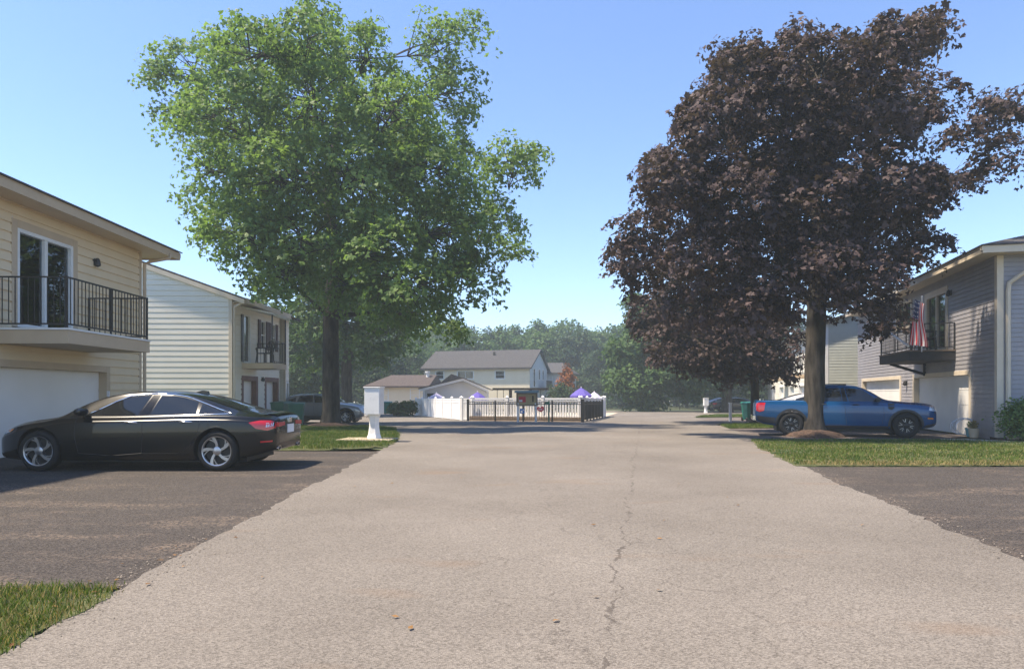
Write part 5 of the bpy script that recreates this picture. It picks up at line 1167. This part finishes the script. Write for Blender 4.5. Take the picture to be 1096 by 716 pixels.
# ---- blue pickup
truck = dict(paint='paint_blue', r=.36, wb=3.05, rim=.225, style='dark', gap=.055, n=190, tuck=.05, crease=.018, drop=.06,
    top=[(-.84, .74), (-.82, .90), (-.7, .975), (-.5, 1.01), (0, 1.05), (.36, 1.09), (.50, 1.13), (.8, 1.315), (1.06, 1.455), (1.3, 1.53), (1.8, 1.555), (2.25, 1.535), (2.40, 1.50), (2.44, 1.42), (2.47, 1.2), (2.49, 1.09), (2.6, 1.085), (3.95, 1.085), (4.03, 1.06), (4.06, .95)],
    belt=[(-.84, .66), (-.8, .82), (-.6, .90), (0, .97), (.5, 1.01), (2.5, 1.03), (3.95, 1.04), (4.06, .88)],
    hw=[(-.84, .62), (-.8, .74), (-.65, .85), (-.4, .90), (0, .92), (3.6, .92), (3.95, .905), (4.03, .88), (4.06, .84)],
    bot=[(-.84, .42), (-.7, .32), (-.5, .28), (0, .25), (3.0, .25), (3.6, .32), (4.0, .42), (4.06, .46)],
    yr=[(-.84, .76), (.3, .80), (.5, .80), (1.15, .74), (2.35, .72), (2.45, .78), (2.55, .86), (4.06, .86)],
    glass=[[(.66, 1.05), (.76, 1.12), (1.09, 1.385), (1.2, 1.415), (1.57, 1.435), (1.49, 1.05)], [(1.66, 1.05), (1.70, 1.44), (2.2, 1.43), (2.26, 1.37), (2.27, 1.06)]],
    pillar=[[(1.51, 1.045), (1.59, 1.44), (1.69, 1.445), (1.65, 1.05)]], windscreen=[(.55, -.64), (.55, .64), (1.1, .58), (1.1, -.58)],
    seams=[[(.62, 1.0), (.56, .7), (.62, .38), (1.55, .36)], [(1.60, 1.03), (1.58, .7), (1.55, .36), (2.3, .36)], [(2.38, 1.04), (2.42, .8), (2.34, .5), (2.3, .36)], [(2.5, 1.03), (2.5, .40)]],
    handles=[(1.30, .95, .2), (2.18, .955, .2)], handlemat='black_plastic',
    tail=[(3.78, 1.0), (3.98, 1.0), (4.04, .97), (4.04, .76), (3.95, .72), (3.82, .76)], head=[(-.82, .86), (-.62, .90), (-.58, .80), (-.80, .76)], amber=[(-.70, .585), (-.55, .595), (-.55, .55), (-.70, .54)],
    vent=[[(.30, .99), (.46, 1.0), (.46, .84), (.38, .80), (.30, .86)]], cladding=[arch(0, .36, .40, .465), arch(3.05, .36, .40, .465), [(.44, .26), (2.6, .26), (2.6, .34), (.44, .34)], [(-.83, .44), (-.5, .38), (-.46, .30), (-.72, .32), (-.82, .42)], [(3.52, .36), (3.50, .56), (3.8, .58), (4.05, .62), (4.05, .5), (3.95, .42)], [(-.835, .80), (-.78, .88), (-.72, .80), (-.74, .70), (-.835, .70)]],
    mirror=(.74, 1.06), mirrormat='black_plastic', boxcuts=[(2.6, 3.98, -.72, .72, .7, 1.3)])
yw = R(163); fx, fy = 11.26, 19.5; TT, BT = make_car('pickup_truck', 'blue four door pickup truck with black wheels parked behind the purple maple', 'pickup truck', (fx + .292 * .92, fy + .956 * .92, 0), yw, truck)
rear(TT, BT, [[(-.55, .64), (.55, .64), (.55, .98), (-.55, .98)]], 'paint_blue', 'tailgate', 4.055)
rear(TT, BT, [[(-.82, .47), (.82, .47), (.82, .60), (-.82, .60)]], 'chrome', 'rear_bumper', 4.1, .03)
m = MB(); m.bar((4.0, 0, .42), (4.3, 0, .42), .06); m.lathe([(.03, 0), (.03, .05), (.0, .09)], 10, 'z', (4.28, 0, .44)); m.build('tow_bar', 'black_metal', TT)
for y in (-.5, .5): m = MB(); BT.line(m, [(1.5, y), (2.25, y)], .018, .02, plan=True); m.build('roof_rail', 'black_plastic', TT)
# ---- silver crossover
suv = dict(paint='paint_silver', r=.31, wb=2.45, rim=.2, style='silver', gap=.05, n=110, tuck=.06,
    top=[(-.78, .62), (-.72, .78), (-.4, .90), (0, .96), (.3, 1.0), (.7, 1.2), (1.05, 1.34), (1.5, 1.40), (2.2, 1.39), (2.7, 1.31), (3.05, 1.15), (3.2, 1.0), (3.25, .8)],
    belt=[(-.78, .5), (-.6, .74), (0, .86), (.6, .93), (2.0, .97), (2.9, 1.0), (3.25, .72)], hw=[(-.78, .5), (-.65, .72), (-.4, .82), (0, .86), (2.4, .87), (2.9, .83), (3.15, .74), (3.25, .62)],
    bot=[(-.78, .34), (-.5, .24), (2.5, .22), (3.1, .32), (3.25, .42)], yr=[(-.78, .7), (.3, .74), (1.2, .68), (2.4, .68), (3.25, .74)],
    glass=[[(.85, .96), (1.1, 1.18), (1.3, 1.27), (1.55, 1.29), (1.5, .97)], [(1.58, .98), (1.63, 1.30), (2.25, 1.27), (2.35, 1.0)], [(2.42, 1.01), (2.4, 1.24), (2.75, 1.1), (2.8, 1.04)]], windscreen=[(.38, -.55), (.38, .55), (1.0, .5), (1.0, -.5)], rear_window=[(2.75, -.45), (2.75, .45), (3.08, .5), (3.08, -.5)],
    seams=[[(.6, .9), (.62, .35)], [(1.53, .95), (1.5, .34)], [(2.38, .98), (2.2, .5), (2.05, .34)]], handles=[(1.35, .86, .18), (2.15, .88, .18)], cladding=[arch(0, .32, .36, .42), arch(2.45, .32, .36, .42), [(.4, .24), (2.05, .24), (2.05, .36), (.4, .36)]],
    head=[(-.72, .70), (-.45, .82), (-.4, .76), (-.68, .64)], tail=[(2.95, .98), (3.2, .94), (3.2, .8), (3.05, .82)], mirror=(.85, .96))
make_car('parked_car', 'silver crossover car parked behind the green tree trunk and bins', 'car', ((370.5 - CX) / F * 32.0, 32.9, gz(32.5)), R(180 - 2), suv)
# ---- far dark sedan and the pale cars beside it
sed2 = dict(sedan); sed2.update(paint='paint_navy', style='silver', n=110); sed2.pop('tail_in'); sed2.pop('chrome')
D = 62; make_car('parked_car', 'distant dark navy sedan with red tail lights beyond the pickup', 'car', ((777.7 - CX) / F * D + 2.85, D + .92, gz(D)), R(180 - 8), sed2)
sed3 = dict(sed2); sed3.update(paint='paint_pale', top=[(a, b * 1.05) for a, b in sedan['top']])
D = 68; make_car('parked_car', 'pale car mostly hidden behind the distant navy sedan', 'car', ((769 - CX) / F * D + 2.6, D + .9, gz(D)), R(180 - 10), sed3)
D = 27.5; sed4 = dict(sed3); sed4['top'] = [(a, b * 1.05) for a, b in sedan['top']]; sed4['belt'] = [(a, b * 1.04) for a, b in sedan['belt']]
make_car('parked_car', 'pale silver car seen over the bed of the blue pickup', 'car', ((922 - CX) / F * D, D, gz(D)), R(163), sed4)

# ---------------------------------------------------------------- smoky summer air
m = MB(); m.box(-226, 226, -66, 306, -4, 19); hz = m.build('haze', 'white_print'); tag(hz, kind='stuff')
hm = bpy.data.materials.new('haze'); hm.use_nodes = True; t = hm.node_tree; t.nodes.clear(); o = node(t, 'ShaderNodeOutputMaterial'); v = node(t, 'ShaderNodeVolumePrincipled')
v.inputs['Color'].default_value = (.5, .59, .64, 1); v.inputs['Density'].default_value = .0021; v.inputs['Anisotropy'].default_value = .2
t.links.new(v.outputs[0], o.inputs['Volume']); hz.data.materials.clear(); hz.data.materials.append(hm)
